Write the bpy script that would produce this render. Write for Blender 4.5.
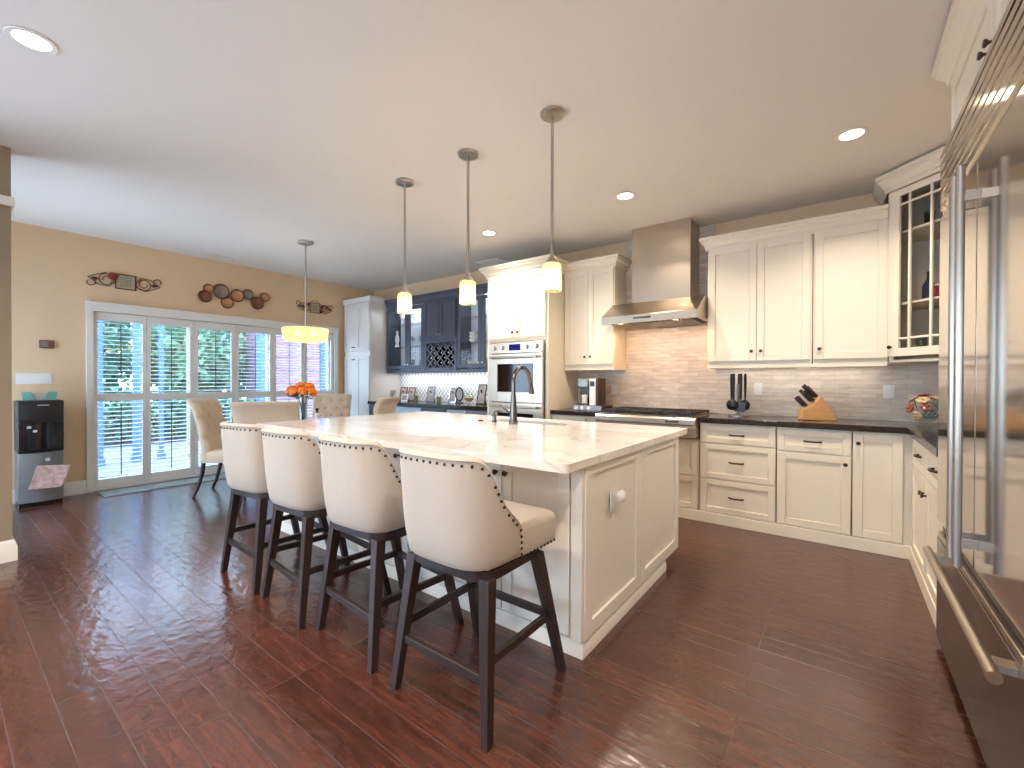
import bpy, bmesh, math, random
from mathutils import Vector, Matrix
R=math.radians; PI=math.pi
SC=bpy.context.scene; COL=SC.collection
for o in list(bpy.data.objects): bpy.data.objects.remove(o)

# ---------------- camera ----------------
cd=bpy.data.cameras.new('camera'); cam=bpy.data.objects.new('camera',cd); COL.objects.link(cam); SC.camera=cam
cd.sensor_width=36; cd.sensor_fit='HORIZONTAL'; cd.lens=437.36*36/1024; cd.clip_start=.02; cd.clip_end=200
YAW,PITCH,ROLL,CH=-0.6436,-0.0066,0.0031,1.2582
fw=Vector((math.sin(YAW)*math.cos(PITCH),math.cos(YAW)*math.cos(PITCH),math.sin(PITCH)))
cam.matrix_world=Matrix.Translation((0,0,CH))@(fw.to_track_quat('-Z','Y').to_matrix().to_4x4())@Matrix.Rotation(ROLL,4,'Z')

# ---------------- world, exposure ----------------
wd=bpy.data.worlds.new('world'); SC.world=wd; wd.use_nodes=True
nt=wd.node_tree; nt.nodes.clear()
tc=nt.nodes.new('ShaderNodeTexCoord'); sx=nt.nodes.new('ShaderNodeSeparateXYZ'); nt.links.new(tc.outputs['Generated'],sx.inputs[0])
cr=nt.nodes.new('ShaderNodeValToRGB'); mr=nt.nodes.new('ShaderNodeMapRange')
mr.inputs['From Min'].default_value=-1; nt.links.new(sx.outputs['Z'],mr.inputs['Value']); nt.links.new(mr.outputs[0],cr.inputs[0])
el=cr.color_ramp.elements; el[0].position=0; el[0].color=(.52,.66,.86,1); el[1].position=1; el[1].color=(.36,.60,1,1)
e=el.new(.47); e.color=(.52,.68,.92,1); e=el.new(.53); e.color=(.58,.78,1,1)
bg=nt.nodes.new('ShaderNodeBackground'); bg.inputs['Strength'].default_value=9.0
wo=nt.nodes.new('ShaderNodeOutputWorld'); nt.links.new(cr.outputs[0],bg.inputs[0]); nt.links.new(bg.outputs[0],wo.inputs[0])
SC.view_settings.view_transform='Standard'; SC.view_settings.look='None'; SC.view_settings.gamma=1
SC.view_settings.use_curve_mapping=False; SC.view_settings.exposure=0.45
sl_=bpy.data.lights.new('sun','SUN'); sl_.energy=1.4; sl_.color=(1,.97,.92); sl_.angle=R(1); sun=bpy.data.objects.new('sun',sl_); COL.objects.link(sun)
sun.rotation_euler=Vector((-.62,-.35,-.70)).to_track_quat('-Z','Y').to_euler()
CAN_W=19; PEND_W=3.5; CHAND_W=3; HOOD_W=8; BAR_W=4.5; UC_W=.8

# ---------------- materials ----------------
def S(r,g,b):
    f=lambda c:(c/255/12.92 if c/255<=.04045 else ((c/255+.055)/1.055)**2.4)
    return (f(r),f(g),f(b),1)
def newmat(name):
    m=bpy.data.materials.new(name); m.use_nodes=True; n=m.node_tree; b=n.nodes['Principled BSDF']; return m,n,b
def N(n,t,**k):
    x=n.nodes.new(t)
    for a,v in k.items():
        if a in x.inputs.keys(): x.inputs[a].default_value=v
        else: setattr(x,a,v)
    return x
def mat(name,c,rough=.5,metal=0,noise=.04,nscale=8,bump=0,bscale=200,coat=0,spec=None,stretch=None,aniso=0,sheen=0):
    m,n,b=newmat(name); L=n.links
    b.inputs['Roughness'].default_value=rough; b.inputs['Metallic'].default_value=metal
    if coat: b.inputs['Coat Weight'].default_value=coat; b.inputs['Coat Roughness'].default_value=.08
    if spec is not None: b.inputs['Specular IOR Level'].default_value=spec
    if sheen: b.inputs['Sheen Weight'].default_value=sheen
    t=N(n,'ShaderNodeTexCoord'); mp=N(n,'ShaderNodeMapping'); L.new(t.outputs['Object'],mp.inputs[0])
    if stretch: mp.inputs['Scale'].default_value=stretch
    nz=N(n,'ShaderNodeTexNoise',Scale=nscale,Detail=3.0); L.new(mp.outputs[0],nz.inputs['Vector'])
    mx=N(n,'ShaderNodeMix',data_type='RGBA'); 
    mx.inputs[6].default_value=tuple(min(1,v*(1-noise*1.5)) for v in c[:3])+(1,)
    mx.inputs[7].default_value=tuple(min(1,v*(1+noise)) for v in c[:3])+(1,)
    L.new(nz.outputs['Fac'],mx.inputs[0]); L.new(mx.outputs[2],b.inputs['Base Color'])
    if bump:
        n2=N(n,'ShaderNodeTexNoise',Scale=bscale,Detail=2.0); L.new(mp.outputs[0],n2.inputs['Vector'])
        bp=N(n,'ShaderNodeBump',Strength=bump,Distance=.003); L.new(n2.outputs['Fac'],bp.inputs['Height']); L.new(bp.outputs[0],b.inputs['Normal'])
    return m
def emis(name,c,s):
    m=bpy.data.materials.new(name); m.use_nodes=True; n=m.node_tree; n.nodes.clear()
    e=N(n,'ShaderNodeEmission'); e.inputs[0].default_value=c; e.inputs[1].default_value=s
    o=N(n,'ShaderNodeOutputMaterial'); n.links.new(e.outputs[0],o.inputs[0]); return m
def glass(name,c=(1,1,1,1),fac=.08,rough=.02):
    m=bpy.data.materials.new(name); m.use_nodes=True; n=m.node_tree; n.nodes.clear()
    t=N(n,'ShaderNodeBsdfTransparent'); t.inputs[0].default_value=c
    g=N(n,'ShaderNodeBsdfGlossy'); g.inputs['Roughness'].default_value=rough
    lw=N(n,'ShaderNodeLayerWeight'); lw.inputs['Blend'].default_value=.5; f=N(n,'ShaderNodeMath',operation='POWER'); f.inputs[1].default_value=5; n.links.new(lw.outputs['Facing'],f.inputs[0])
    a=N(n,'ShaderNodeMath',operation='ADD'); a.inputs[1].default_value=fac*.5
    x=N(n,'ShaderNodeMixShader'); o=N(n,'ShaderNodeOutputMaterial'); L=n.links
    L.new(f.outputs[0],a.inputs[0]); L.new(a.outputs[0],x.inputs[0]); L.new(t.outputs[0],x.inputs[1]); L.new(g.outputs[0],x.inputs[2]); L.new(x.outputs[0],o.inputs[0])
    return m
def shade_mat(name,tint,em,ems,tr):
    m=bpy.data.materials.new(name); m.use_nodes=True; n=m.node_tree; n.nodes.clear(); L=n.links
    t=N(n,'ShaderNodeBsdfTransparent'); t.inputs[0].default_value=tint
    e=N(n,'ShaderNodeEmission'); e.inputs[0].default_value=em; e.inputs[1].default_value=ems
    d=N(n,'ShaderNodeBsdfTranslucent'); d.inputs[0].default_value=tint
    a=N(n,'ShaderNodeAddShader'); L.new(e.outputs[0],a.inputs[0]); L.new(d.outputs[0],a.inputs[1])
    x=N(n,'ShaderNodeMixShader'); x.inputs[0].default_value=1-tr
    tcx=N(n,'ShaderNodeTexCoord'); vo=N(n,'ShaderNodeTexVoronoi',Scale=90.0); L.new(tcx.outputs['Object'],vo.inputs['Vector'])
    mr=N(n,'ShaderNodeMapRange'); mr.inputs['To Min'].default_value=1-tr-.12; mr.inputs['To Max'].default_value=min(1,1-tr+.2); L.new(vo.outputs['Distance'],mr.inputs[0]); L.new(mr.outputs[0],x.inputs[0])
    L.new(t.outputs[0],x.inputs[1]); L.new(a.outputs[0],x.inputs[2])
    o=N(n,'ShaderNodeOutputMaterial'); L.new(x.outputs[0],o.inputs[0]); return m
def xz_vec(n,sx=1,sz=1,plane='XZ'):
    L=n.links; g=N(n,'ShaderNodeNewGeometry'); s=N(n,'ShaderNodeSeparateXYZ'); c=N(n,'ShaderNodeCombineXYZ'); L.new(g.outputs['Position'],s.inputs[0])
    a=N(n,'ShaderNodeMath',operation='ADD'); L.new(s.outputs['X'],a.inputs[0])
    if plane=='XZ': L.new(s.outputs['Y'],a.inputs[1])      # x+y runs along either wall
    else: a.inputs[1].default_value=0
    L.new(a.outputs[0],c.inputs['X']); L.new(s.outputs['Z' if plane=='XZ' else 'Y'],c.inputs['Y']); return c.outputs[0]
def floor_mat():
    m,n,b=newmat('hand_scraped_wood'); L=n.links; v=xz_vec(n,plane='XY')
    br=N(n,'ShaderNodeTexBrick'); br.offset=.37; br.offset_frequency=3
    for k,x in (('Scale',1.0),('Brick Width',1.55),('Row Height',.1285),('Mortar Size',.0022),('Mortar Smooth',.3),('Bias',0.0)): br.inputs[k].default_value=x
    br.inputs['Color1'].default_value=(0,0,0,1); br.inputs['Color2'].default_value=(1,1,1,1); br.inputs['Mortar'].default_value=(.5,.5,.5,1)
    mp0=N(n,'ShaderNodeMapping'); mp0.inputs['Location'].default_value=(.3,.096,0); L.new(v,mp0.inputs[0]); L.new(mp0.outputs[0],br.inputs['Vector'])
    mp=N(n,'ShaderNodeMapping'); mp.inputs['Scale'].default_value=(1.4,16,1); L.new(v,mp.inputs[0])
    # shift grain per plank
    ad=N(n,'ShaderNodeVectorMath',operation='ADD'); L.new(mp.outputs[0],ad.inputs[0]); L.new(br.outputs['Color'],ad.inputs[1])
    nz=N(n,'ShaderNodeTexNoise',Scale=3.0,Detail=6.0,Roughness=.6); L.new(ad.outputs[0],nz.inputs['Vector'])
    cr=N(n,'ShaderNodeValToRGB'); e=cr.color_ramp.elements; e[0].position=.3; e[0].color=S(54,27,20); e[1].position=.72; e[1].color=S(94,52,38); L.new(nz.outputs['Fac'],cr.inputs[0])
    mx=N(n,'ShaderNodeMix',data_type='RGBA',blend_type='MULTIPLY'); mx.inputs[0].default_value=1
    r2=N(n,'ShaderNodeMapRange'); r2.inputs['To Min'].default_value=.78; r2.inputs['To Max'].default_value=1.12; L.new(br.outputs['Color'],r2.inputs[0])
    L.new(cr.outputs[0],mx.inputs[6]); L.new(r2.outputs[0],mx.inputs[7])
    m3=N(n,'ShaderNodeMix',data_type='RGBA'); m3.inputs[7].default_value=S(84,62,56); L.new(br.outputs['Fac'],m3.inputs[0]); L.new(mx.outputs[2],m3.inputs[6]); L.new(m3.outputs[2],b.inputs['Base Color'])  # seam colour lightened to paint in reflections off the plank bevels
    # hand scraped waves + plank bevel
    mp2=N(n,'ShaderNodeMapping'); mp2.inputs['Scale'].default_value=(9,12,1); L.new(v,mp2.inputs[0])
    n2=N(n,'ShaderNodeTexNoise',Scale=1.5,Detail=2.0,Distortion=.25); L.new(mp2.outputs[0],n2.inputs['Vector'])
    bp=N(n,'ShaderNodeBump',Strength=.55,Distance=.006); L.new(n2.outputs['Fac'],bp.inputs['Height'])
    b2=N(n,'ShaderNodeBump',Strength=.9,Distance=.003,invert=True); L.new(br.outputs['Fac'],b2.inputs['Height']); L.new(bp.outputs[0],b2.inputs['Normal']); L.new(b2.outputs[0],b.inputs['Normal'])
    b.inputs['Roughness'].default_value=.22; b.inputs['Specular IOR Level'].default_value=.9
    return m
def brick_mat(name,c1,c2,mo,w,h,ms,rough=.5,bias=0,off=.5,bump=.4):
    m,n,b=newmat(name); L=n.links; v=xz_vec(n)
    br=N(n,'ShaderNodeTexBrick'); br.offset=off
    for k,x in (('Scale',1.0),('Brick Width',w),('Row Height',h),('Mortar Size',ms),('Mortar Smooth',.2),('Bias',bias)): br.inputs[k].default_value=x
    br.inputs['Color1'].default_value=c1; br.inputs['Color2'].default_value=c2; br.inputs['Mortar'].default_value=mo
    L.new(v,br.inputs['Vector'])
    nz=N(n,'ShaderNodeTexNoise',Scale=14.0,Detail=4.0); mp=N(n,'ShaderNodeMapping'); mp.inputs['Scale'].default_value=(.6,2.5,1); L.new(v,mp.inputs[0]); L.new(mp.outputs[0],nz.inputs['Vector'])
    mx=N(n,'ShaderNodeMix',data_type='RGBA',blend_type='MULTIPLY'); mx.inputs[0].default_value=1
    mr=N(n,'ShaderNodeMapRange'); mr.inputs['From Min'].default_value=.25; mr.inputs['From Max'].default_value=.75; mr.inputs['To Min'].default_value=.78; mr.inputs['To Max'].default_value=1.1; L.new(nz.outputs['Fac'],mr.inputs[0])
    L.new(br.outputs['Color'],mx.inputs[6]); L.new(mr.outputs[0],mx.inputs[7]); L.new(mx.outputs[2],b.inputs['Base Color'])
    bp=N(n,'ShaderNodeBump',Strength=bump,Distance=.003,invert=True); L.new(br.outputs['Fac'],bp.inputs['Height']); L.new(bp.outputs[0],b.inputs['Normal'])
    b.inputs['Roughness'].default_value=rough; return m
def lantern_mat():
    m,n,b=newmat('white_lantern_mosaic'); L=n.links; v=xz_vec(n); s=N(n,'ShaderNodeSeparateXYZ'); L.new(v,s.inputs[0])
    def cosn(o,k):
        a=N(n,'ShaderNodeMath',operation='MULTIPLY'); a.inputs[1].default_value=k; L.new(o,a.inputs[0]); c=N(n,'ShaderNodeMath',operation='COSINE'); L.new(a.outputs[0],c.inputs[0]); return c.outputs[0]
    a=N(n,'ShaderNodeMath',operation='ADD'); L.new(cosn(s.outputs[0],2*PI/.075),a.inputs[0]); L.new(cosn(s.outputs[1],2*PI/.085),a.inputs[1])
    ab=N(n,'ShaderNodeMath',operation='ABSOLUTE'); L.new(a.outputs[0],ab.inputs[0])
    cr=N(n,'ShaderNodeValToRGB'); e=cr.color_ramp.elements; e[0].position=.2; e[0].color=S(165,165,168); e[1].position=.5; e[1].color=S(236,236,236); L.new(ab.outputs[0],cr.inputs[0]); L.new(cr.outputs[0],b.inputs['Base Color'])
    b.inputs['Roughness'].default_value=.25; return m
def marble_mat():
    m,n,b=newmat('white_marble'); L=n.links; t=N(n,'ShaderNodeTexCoord'); mp=N(n,'ShaderNodeMapping'); mp.inputs['Rotation'].default_value=(0,0,.5); mp.inputs['Scale'].default_value=(.9,1.6,1); L.new(t.outputs['Object'],mp.inputs[0])
    w=N(n,'ShaderNodeTexNoise',Scale=1.2,Detail=5.0,Roughness=.5,Distortion=.9); L.new(mp.outputs[0],w.inputs['Vector'])
    cr=N(n,'ShaderNodeValToRGB'); e=cr.color_ramp.elements; base=S(236,232,226); e[0].position=0; e[0].color=base; e[1].position=1; e[1].color=base
    for p,c in ((.486,base),(.497,S(208,200,190)),(.506,S(229,222,212)),(.60,S(235,229,220))): x=e.new(p); x.color=c
    L.new(w.outputs['Fac'],cr.inputs[0]); L.new(cr.outputs[0],b.inputs['Base Color']); b.inputs['Roughness'].default_value=.12; return m
def granite_mat():
    m,n,b=newmat('dark_granite'); L=n.links; t=N(n,'ShaderNodeTexCoord'); vo=N(n,'ShaderNodeTexNoise',Scale=260.0,Detail=2.0); L.new(t.outputs['Object'],vo.inputs['Vector'])
    cr=N(n,'ShaderNodeValToRGB'); e=cr.color_ramp.elements; e[0].position=.45; e[0].color=S(30,22,19); e[1].position=.85; e[1].color=S(86,70,60); L.new(vo.outputs['Fac'],cr.inputs[0]); L.new(cr.outputs[0],b.inputs['Base Color']); b.inputs['Roughness'].default_value=.13; b.inputs['Specular IOR Level'].default_value=.4; return m
def foliage_mat(name,a,b_):
    m,n,b=newmat(name); L=n.links; t=N(n,'ShaderNodeTexCoord'); vo=N(n,'ShaderNodeTexNoise',Scale=3.0,Detail=6.0); L.new(t.outputs['Object'],vo.inputs['Vector'])
    cr=N(n,'ShaderNodeValToRGB'); e=cr.color_ramp.elements; e[0].position=.35; e[0].color=a; e[1].position=.7; e[1].color=b_; L.new(vo.outputs['Fac'],cr.inputs[0]); L.new(cr.outputs[0],b.inputs['Base Color']); b.inputs['Roughness'].default_value=.6; return m
M={}
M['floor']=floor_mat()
M['wall']=mat('tan_wall_paint',S(222,194,157),.85,noise=.02,nscale=2)
M['stub']=mat('shaded_wall_paint',S(146,131,110),.85,noise=.02,nscale=2)  # wall tone darkened: the pier's backlit shade is in the colour
M['ceil']=mat('ceiling_paint',S(226,222,215),.9,noise=.015,nscale=1)
M['trim']=mat('white_trim_paint',S(226,224,216),.4,noise=.01)
M['cream']=mat('cream_cabinet_paint',S(232,222,202),.38,noise=.012,nscale=3)
M['island']=mat('white_island_paint',S(232,228,218),.4,noise=.012,nscale=3)
M['pantry']=mat('white_pantry_paint',S(228,226,220),.38,noise=.012,nscale=3)
M['navy']=mat('slate_blue_paint',S(74,80,94),.35,noise=.03,nscale=3)
M['barback']=mat('pale_blue_white_back',S(206,214,226),.35,noise=.05,nscale=6)
M['ledstrip']=emis('cool_led_strip',(.85,.93,1,1),2.2)
M['inside']=mat('cabinet_interior',S(205,196,178),.6,noise=.02)
M['steel']=mat('brushed_stainless',(.54,.46,.37,1),.30,1,noise=.06,nscale=6,stretch=(.4,.4,60))
M['fridge_steel']=mat('polished_stainless',(.60,.55,.49,1),.10,1,noise=.05,nscale=5,stretch=(.3,.3,40))
M['dark_steel']=mat('darkened_stainless',(.20,.17,.165,1),.22,1,noise=.06,nscale=6,stretch=(.4,.4,50))
M['nickel']=mat('brushed_nickel',(.50,.46,.42,1),.28,1)
M['faucet']=mat('dark_polished_nickel',(.17,.155,.14,1),.2,1)
M['bronze']=mat('oil_rubbed_bronze',S(72,52,42),.35,.7)
M['marble']=marble_mat(); M['granite']=granite_mat()
M['tile']=brick_mat('beige_stone_mosaic',S(226,214,200),S(206,194,180),S(190,178,164),.19,.040,.0018,rough=.45)
M['lantern']=lantern_mat()
M['fabric']=mat('oatmeal_linen',S(184,173,160),.9,noise=.06,nscale=150,bump=.5,bscale=500,sheen=.25)
M['tuft']=mat('tan_linen',S(208,186,158),.9,noise=.06,nscale=120,bump=.5,bscale=500,sheen=.25)
M['espresso']=mat('espresso_wood',S(46,34,32),.4,noise=.25,nscale=6,stretch=(8,8,1))
M['nail']=mat('aged_bronze_nail',S(70,54,42),.35,.8)
M['black']=mat('black_plastic',S(22,21,26),.3,noise=.1)
M['blackm']=mat('cast_iron',S(34,28,27),.55,noise=.2,nscale=60)
M['darkglass']=mat('dark_oven_glass',S(20,12,14),.06,noise=.02)
M['glass']=glass('window_glass'); M['cabglass']=glass('cabinet_glass',fac=.03); M['clear']=glass('clear_glass',(.93,.96,.96,1),fac=.06)
M['white']=mat('white_plastic',S(230,228,222),.35,noise=.01)
M['bulb']=emis('bulb_glow',(1,.82,.52,1),14)
M['can']=emis('downlight_lens',(1,.86,.68,1),9)
M['led']=emis('warm_led_lens',(1,.75,.45,1),8)
M['disp']=emis('oven_display_glow',S(60,54,170),.45)
M['pshade']=shade_mat('crackle_glass_shade',(.86,.86,.6,1),(1,.94,.6,1),.12,.5)
M['cshade']=shade_mat('amber_glass_shade',(1,.84,.62,1),(1,.62,.30,1),.22,.42)
M['wood']=mat('maple_block',S(204,156,102),.4,noise=.15,nscale=8,stretch=(1,1,12))
M['darkwood']=mat('dark_table_wood',S(62,42,34),.35,noise=.2,nscale=5,stretch=(1,8,1))
M['copper']=mat('copper_metal',S(200,150,116),.35,.8,noise=.25,nscale=40)
M['pewter']=mat('hammered_pewter',S(150,140,134),.4,.7,noise=.35,nscale=50)
M['rust']=mat('rust_brown_metal',S(132,86,68),.45,.6,noise=.25,nscale=40)
M['iron']=mat('wrought_iron',S(70,46,36),.5,.5)
M['red']=mat('red_enamel',S(120,34,26),.35)
M['plaque']=mat('plaque_cream',S(176,164,142),.7)
M['deck']=mat('pale_deck_boards',S(112,110,122),.7,noise=.12,nscale=4,stretch=(.3,9,1))
M['leafA']=foliage_mat('leaf_green',S(34,70,54),S(96,142,112)); M['leafB']=foliage_mat('leaf_dark',S(22,52,46),S(70,112,96)); M['leafC']=foliage_mat('leaf_pale',S(56,98,66),S(124,164,124))
M['grass']=foliage_mat('lawn_green',S(56,92,56),S(92,126,80))
M['bark']=mat('bark',S(84,66,54),.9,noise=.3,nscale=20)
M['ext']=brick_mat('pink_brown_brick',S(122,84,92),S(104,70,82),S(134,126,134),.22,.075,.008,rough=.8)
M['bluepost']=mat('pale_blue_post_paint',S(66,104,176),.6)
M['orange']=mat('orange_rose_petal',S(252,128,28),.6,noise=.25,nscale=30); M['stem']=mat('rose_leaf_green',S(48,82,40),.6,noise=.3,nscale=40)
M['teal']=mat('teal_cotton',S(120,176,160),.85,noise=.2,nscale=60); M['cloth']=mat('white_cotton',S(214,208,198),.9)
M['paper']=mat('printed_paper',S(222,182,172),.7,noise=.5,nscale=22)
M['mat']=mat('grey_green_mat',S(150,158,156),.95,noise=.2,nscale=100,bump=.5,bscale=300)
M['paleblue']=mat('pale_blue_front',S(186,208,222),.3,noise=.02)
M['greyfront']=mat('grey_front',S(140,142,150),.35,noise=.03)
M['frost']=mat('frosted_white',S(228,228,226),.4,noise=.02)
M['silver']=mat('silver_frame',(.7,.7,.72,1),.25,1)
M['blue']=mat('blue_grey_frame',S(92,112,140),.5); M['photo']=mat('photo_print',S(176,166,160),.5,noise=.7,nscale=30)
M['cgreen']=glass('green_glass',(.2,.62,.5,1)); M['cblue']=glass('blue_glass',(.22,.28,.48,1)); M['cred']=mat('red_glass',S(140,28,30),.15)
M['amberliq']=mat('amber_candle_wax',S(206,176,110),.4)
M['candle']=mat('sage_candle_holder',S(120,124,96),.4)
M['winebot']=mat('dark_wine_glass',S(14,14,20),.12); M['foil']=mat('wine_foil',S(190,190,200),.35,.2)
M['lattice']=mat('wine_lattice_paint',S(150,152,166),.4)
M['sticker']=mat('sticker_silver',S(190,190,196),.4)
M['petalr']=mat('burgundy_glass_petal',S(134,66,58),.2,noise=.3,nscale=30); M['petaly']=mat('gold_glass_petal',S(198,172,132),.2,noise=.3,nscale=30); M['petalg']=mat('grey_glass_leaf',S(96,108,110),.15,noise=.3,nscale=30)
M['dispgrey']=mat('silver_grey_panel',S(132,136,138),.3,.5,noise=.05)

# ---------------- mesh builder ----------------
class MB:
    def __init__(s,off=(0,0,0)): s.v=[]; s.f=[]; s.off=Vector(off); s.mx=None
    def add(s,vs,fs):
        b=len(s.v)
        for v in vs:
            v=Vector(v)
            if s.mx: v=s.mx@v
            s.v.append(v-s.off)
        s.f+= [tuple(b+i for i in f) for f in fs]; return s
    def box(s,x0,x1,y0,y1,z0,z1):
        x0,x1=sorted((x0,x1)); y0,y1=sorted((y0,y1)); z0,z1=sorted((z0,z1))
        return s.add([(x0,y0,z0),(x1,y0,z0),(x1,y1,z0),(x0,y1,z0),(x0,y0,z1),(x1,y0,z1),(x1,y1,z1),(x0,y1,z1)],
          [(0,3,2,1),(4,5,6,7),(0,1,5,4),(1,2,6,5),(2,3,7,6),(3,0,4,7)])
    def obox(s,o,U,V,Nn,u0,u1,v0,v1,n0,n1):
        o,U,V,Nn=map(Vector,(o,U,V,Nn)); P=[]
        for n in (n0,n1):
            for (u,v) in ((u0,v0),(u1,v0),(u1,v1),(u0,v1)): P.append(o+U*u+V*v+Nn*n)
        fs=[(0,3,2,1),(4,5,6,7),(0,1,5,4),(1,2,6,5),(2,3,7,6),(3,0,4,7)]
        if U.cross(V).dot(Nn)<0: fs=[tuple(reversed(f)) for f in fs]
        return s.add(P,fs)
    def cyl(s,p0,p1,r0,r1=None,seg=16,cap=True):
        r1=r0 if r1 is None else r1; p0,p1=Vector(p0),Vector(p1); d=(p1-p0).normalized()
        a=d.orthogonal().normalized(); b=d.cross(a); vs=[]
        for p,r in ((p0,r0),(p1,r1)):
            for i in range(seg): t=2*PI*i/seg; vs.append(p+(a*math.cos(t)+b*math.sin(t))*r)
        fs=[(i,(i+1)%seg,seg+(i+1)%seg,seg+i) for i in range(seg)]
        if cap: fs+=[tuple(reversed(range(seg))),tuple(range(seg,2*seg))]
        return s.add(vs,fs)
    def lathe(s,prof,c=(0,0,0),seg=24,axis='Z',cap=False):
        vs=[];fs=[];n=len(prof)
        for (r,z) in prof:
            for i in range(seg):
                t=2*PI*i/seg
                p=(r*math.cos(t),r*math.sin(t),z)
                if axis=='X': p=(z,r*math.cos(t),r*math.sin(t))
                if axis=='Y': p=(r*math.sin(t),z,r*math.cos(t))
                vs.append((c[0]+p[0],c[1]+p[1],c[2]+p[2]))
        for k in range(n-1):
            for i in range(seg): fs.append((k*seg+i,k*seg+(i+1)%seg,(k+1)*seg+(i+1)%seg,(k+1)*seg+i))
        if cap and prof[0][0]>1e-4: fs.append(tuple(reversed(range(seg))))
        if cap and prof[-1][0]>1e-4: fs.append(tuple(range((n-1)*seg,n*seg)))
        return s.add(vs,fs)
    def tube(s,path,r,seg=10,cap=True):
        P=[Vector(p) for p in path]; n=len(P); rs=r if isinstance(r,(list,tuple)) else [r]*n
        vs=[];fs=[]; up=None
        for i,p in enumerate(P):
            d=(P[min(i+1,n-1)]-P[max(i-1,0)]).normalized()
            if up is None: a=d.orthogonal().normalized()
            else:
                a=(up-d*up.dot(d)); a=a.normalized() if a.length>1e-6 else d.orthogonal().normalized()
            up=a; b=d.cross(a)
            for k in range(seg): t=2*PI*k/seg; vs.append(p+(a*math.cos(t)+b*math.sin(t))*rs[i])
        for i in range(n-1):
            for k in range(seg): fs.append((i*seg+k,i*seg+(k+1)%seg,(i+1)*seg+(k+1)%seg,(i+1)*seg+k))
        if cap: fs+=[tuple(reversed(range(seg))),tuple(range((n-1)*seg,n*seg))]
        return s.add(vs,fs)
    def sphere(s,c,r,seg=12,rings=8,sc=(1,1,1)):
        prof=[(max(1e-5,math.sin(PI*k/rings)),-math.cos(PI*k/rings)) for k in range(rings+1)]
        vs=[];fs=[]
        for (q,z) in prof:
            for i in range(seg): t=2*PI*i/seg; vs.append((c[0]+r*sc[0]*q*math.cos(t),c[1]+r*sc[1]*q*math.sin(t),c[2]+r*sc[2]*z))
        for k in range(rings):
            for i in range(seg): fs.append((k*seg+i,k*seg+(i+1)%seg,(k+1)*seg+(i+1)%seg,(k+1)*seg+i))
        return s.add(vs,fs)
    def prism(s,poly,a0,a1,axis='Z'):
        n=len(poly); f={'Z':lambda p,a:(p[0],p[1],a),'X':lambda p,a:(a,p[0],p[1]),'Y':lambda p,a:(p[0],a,p[1])}[axis]
        vs=[f(p,a0) for p in poly]+[f(p,a1) for p in poly]
        fs=[(i,(i+1)%n,n+(i+1)%n,n+i) for i in range(n)]+[tuple(reversed(range(n))),tuple(range(n,2*n))]
        return s.add(vs,fs)
    def sweep(s,path,prof):
        # path: xy points, profile: (out,z); out = to the right of the path direction
        P=[Vector((p[0],p[1])) for p in path]; n=len(P); m=len(prof); vs=[];fs=[]
        for i in range(n):
            d0=(P[i]-P[i-1]).normalized() if i>0 else None; d1=(P[i+1]-P[i]).normalized() if i<n-1 else None
            if d0 is None: d0=d1
            if d1 is None: d1=d0
            n0=Vector((d0.y,-d0.x)); n1=Vector((d1.y,-d1.x)); mt=(n0+n1).normalized(); k=1/max(.3,mt.dot(n0))
            for (o,z) in prof: q=P[i]+mt*(o*k); vs.append((q.x,q.y,z))
        for i in range(n-1):
            for j in range(m): fs.append((i*m+j,i*m+(j+1)%m,(i+1)*m+(j+1)%m,(i+1)*m+j))
        fs+=[tuple(reversed(range(m))),tuple(range((n-1)*m,n*m))]
        return s.add(vs,fs)
    def build(s,name,m,parent=None,bevel=0,seg=2,smooth=True,ang=35,fixn=True):
        me=bpy.data.meshes.new(name); me.from_pydata([tuple(v) for v in s.v],[],s.f); me.update()
        if fixn:
            bm=bmesh.new(); bm.from_mesh(me); bmesh.ops.recalc_face_normals(bm,faces=bm.faces); bm.to_mesh(me); bm.free()
        me.materials.append(M[m] if isinstance(m,str) else m)
        if smooth:
            me.polygons.foreach_set('use_smooth',[True]*len(me.polygons)); me.set_sharp_from_angle(angle=R(ang))
        o=bpy.data.objects.new(name,me); COL.objects.link(o)
        if parent: o.parent=parent
        if bevel:
            b=o.modifiers.new('bevel','BEVEL'); b.width=bevel; b.segments=seg; b.limit_method='ANGLE'; b.angle_limit=R(40); b.harden_normals=False
        return o
def tag(o,label,cat,group=None,kind=None):
    if label: o['label']=label
    if cat: o['category']=cat
    if group: o['group']=group
    if kind: o['kind']=kind
    return o
def thing(name,label,cat,loc=(0,0,0),rz=0,group=None):
    o=bpy.data.objects.new(name,None); COL.objects.link(o); o.location=loc; o.rotation_euler=(0,0,rz); o.empty_display_size=.1
    return tag(o,label,cat,group)
def struct(o): o['kind']='structure'; return o
def children_of(o): return [c for c in bpy.data.objects if c.parent==o]
def dup(o,loc,rz,label=None,parent=None):
    c=o.copy(); COL.objects.link(c)
    if parent is None: c.location=loc; c.rotation_euler=(0,0,rz)
    else: c.parent=parent
    if label: c['label']=label
    for ch in children_of(o):
        d=ch.copy(); COL.objects.link(d); d.parent=c
        for g in children_of(ch):
            h=g.copy(); COL.objects.link(h); h.parent=d
    return c
Zv=(0,0,1)

# ---------------- room dimensions ----------------
XL,YB,XR,ZC=-6.70,4.80,1.03,2.86
YR=-3.2; XS=-4.60
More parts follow.
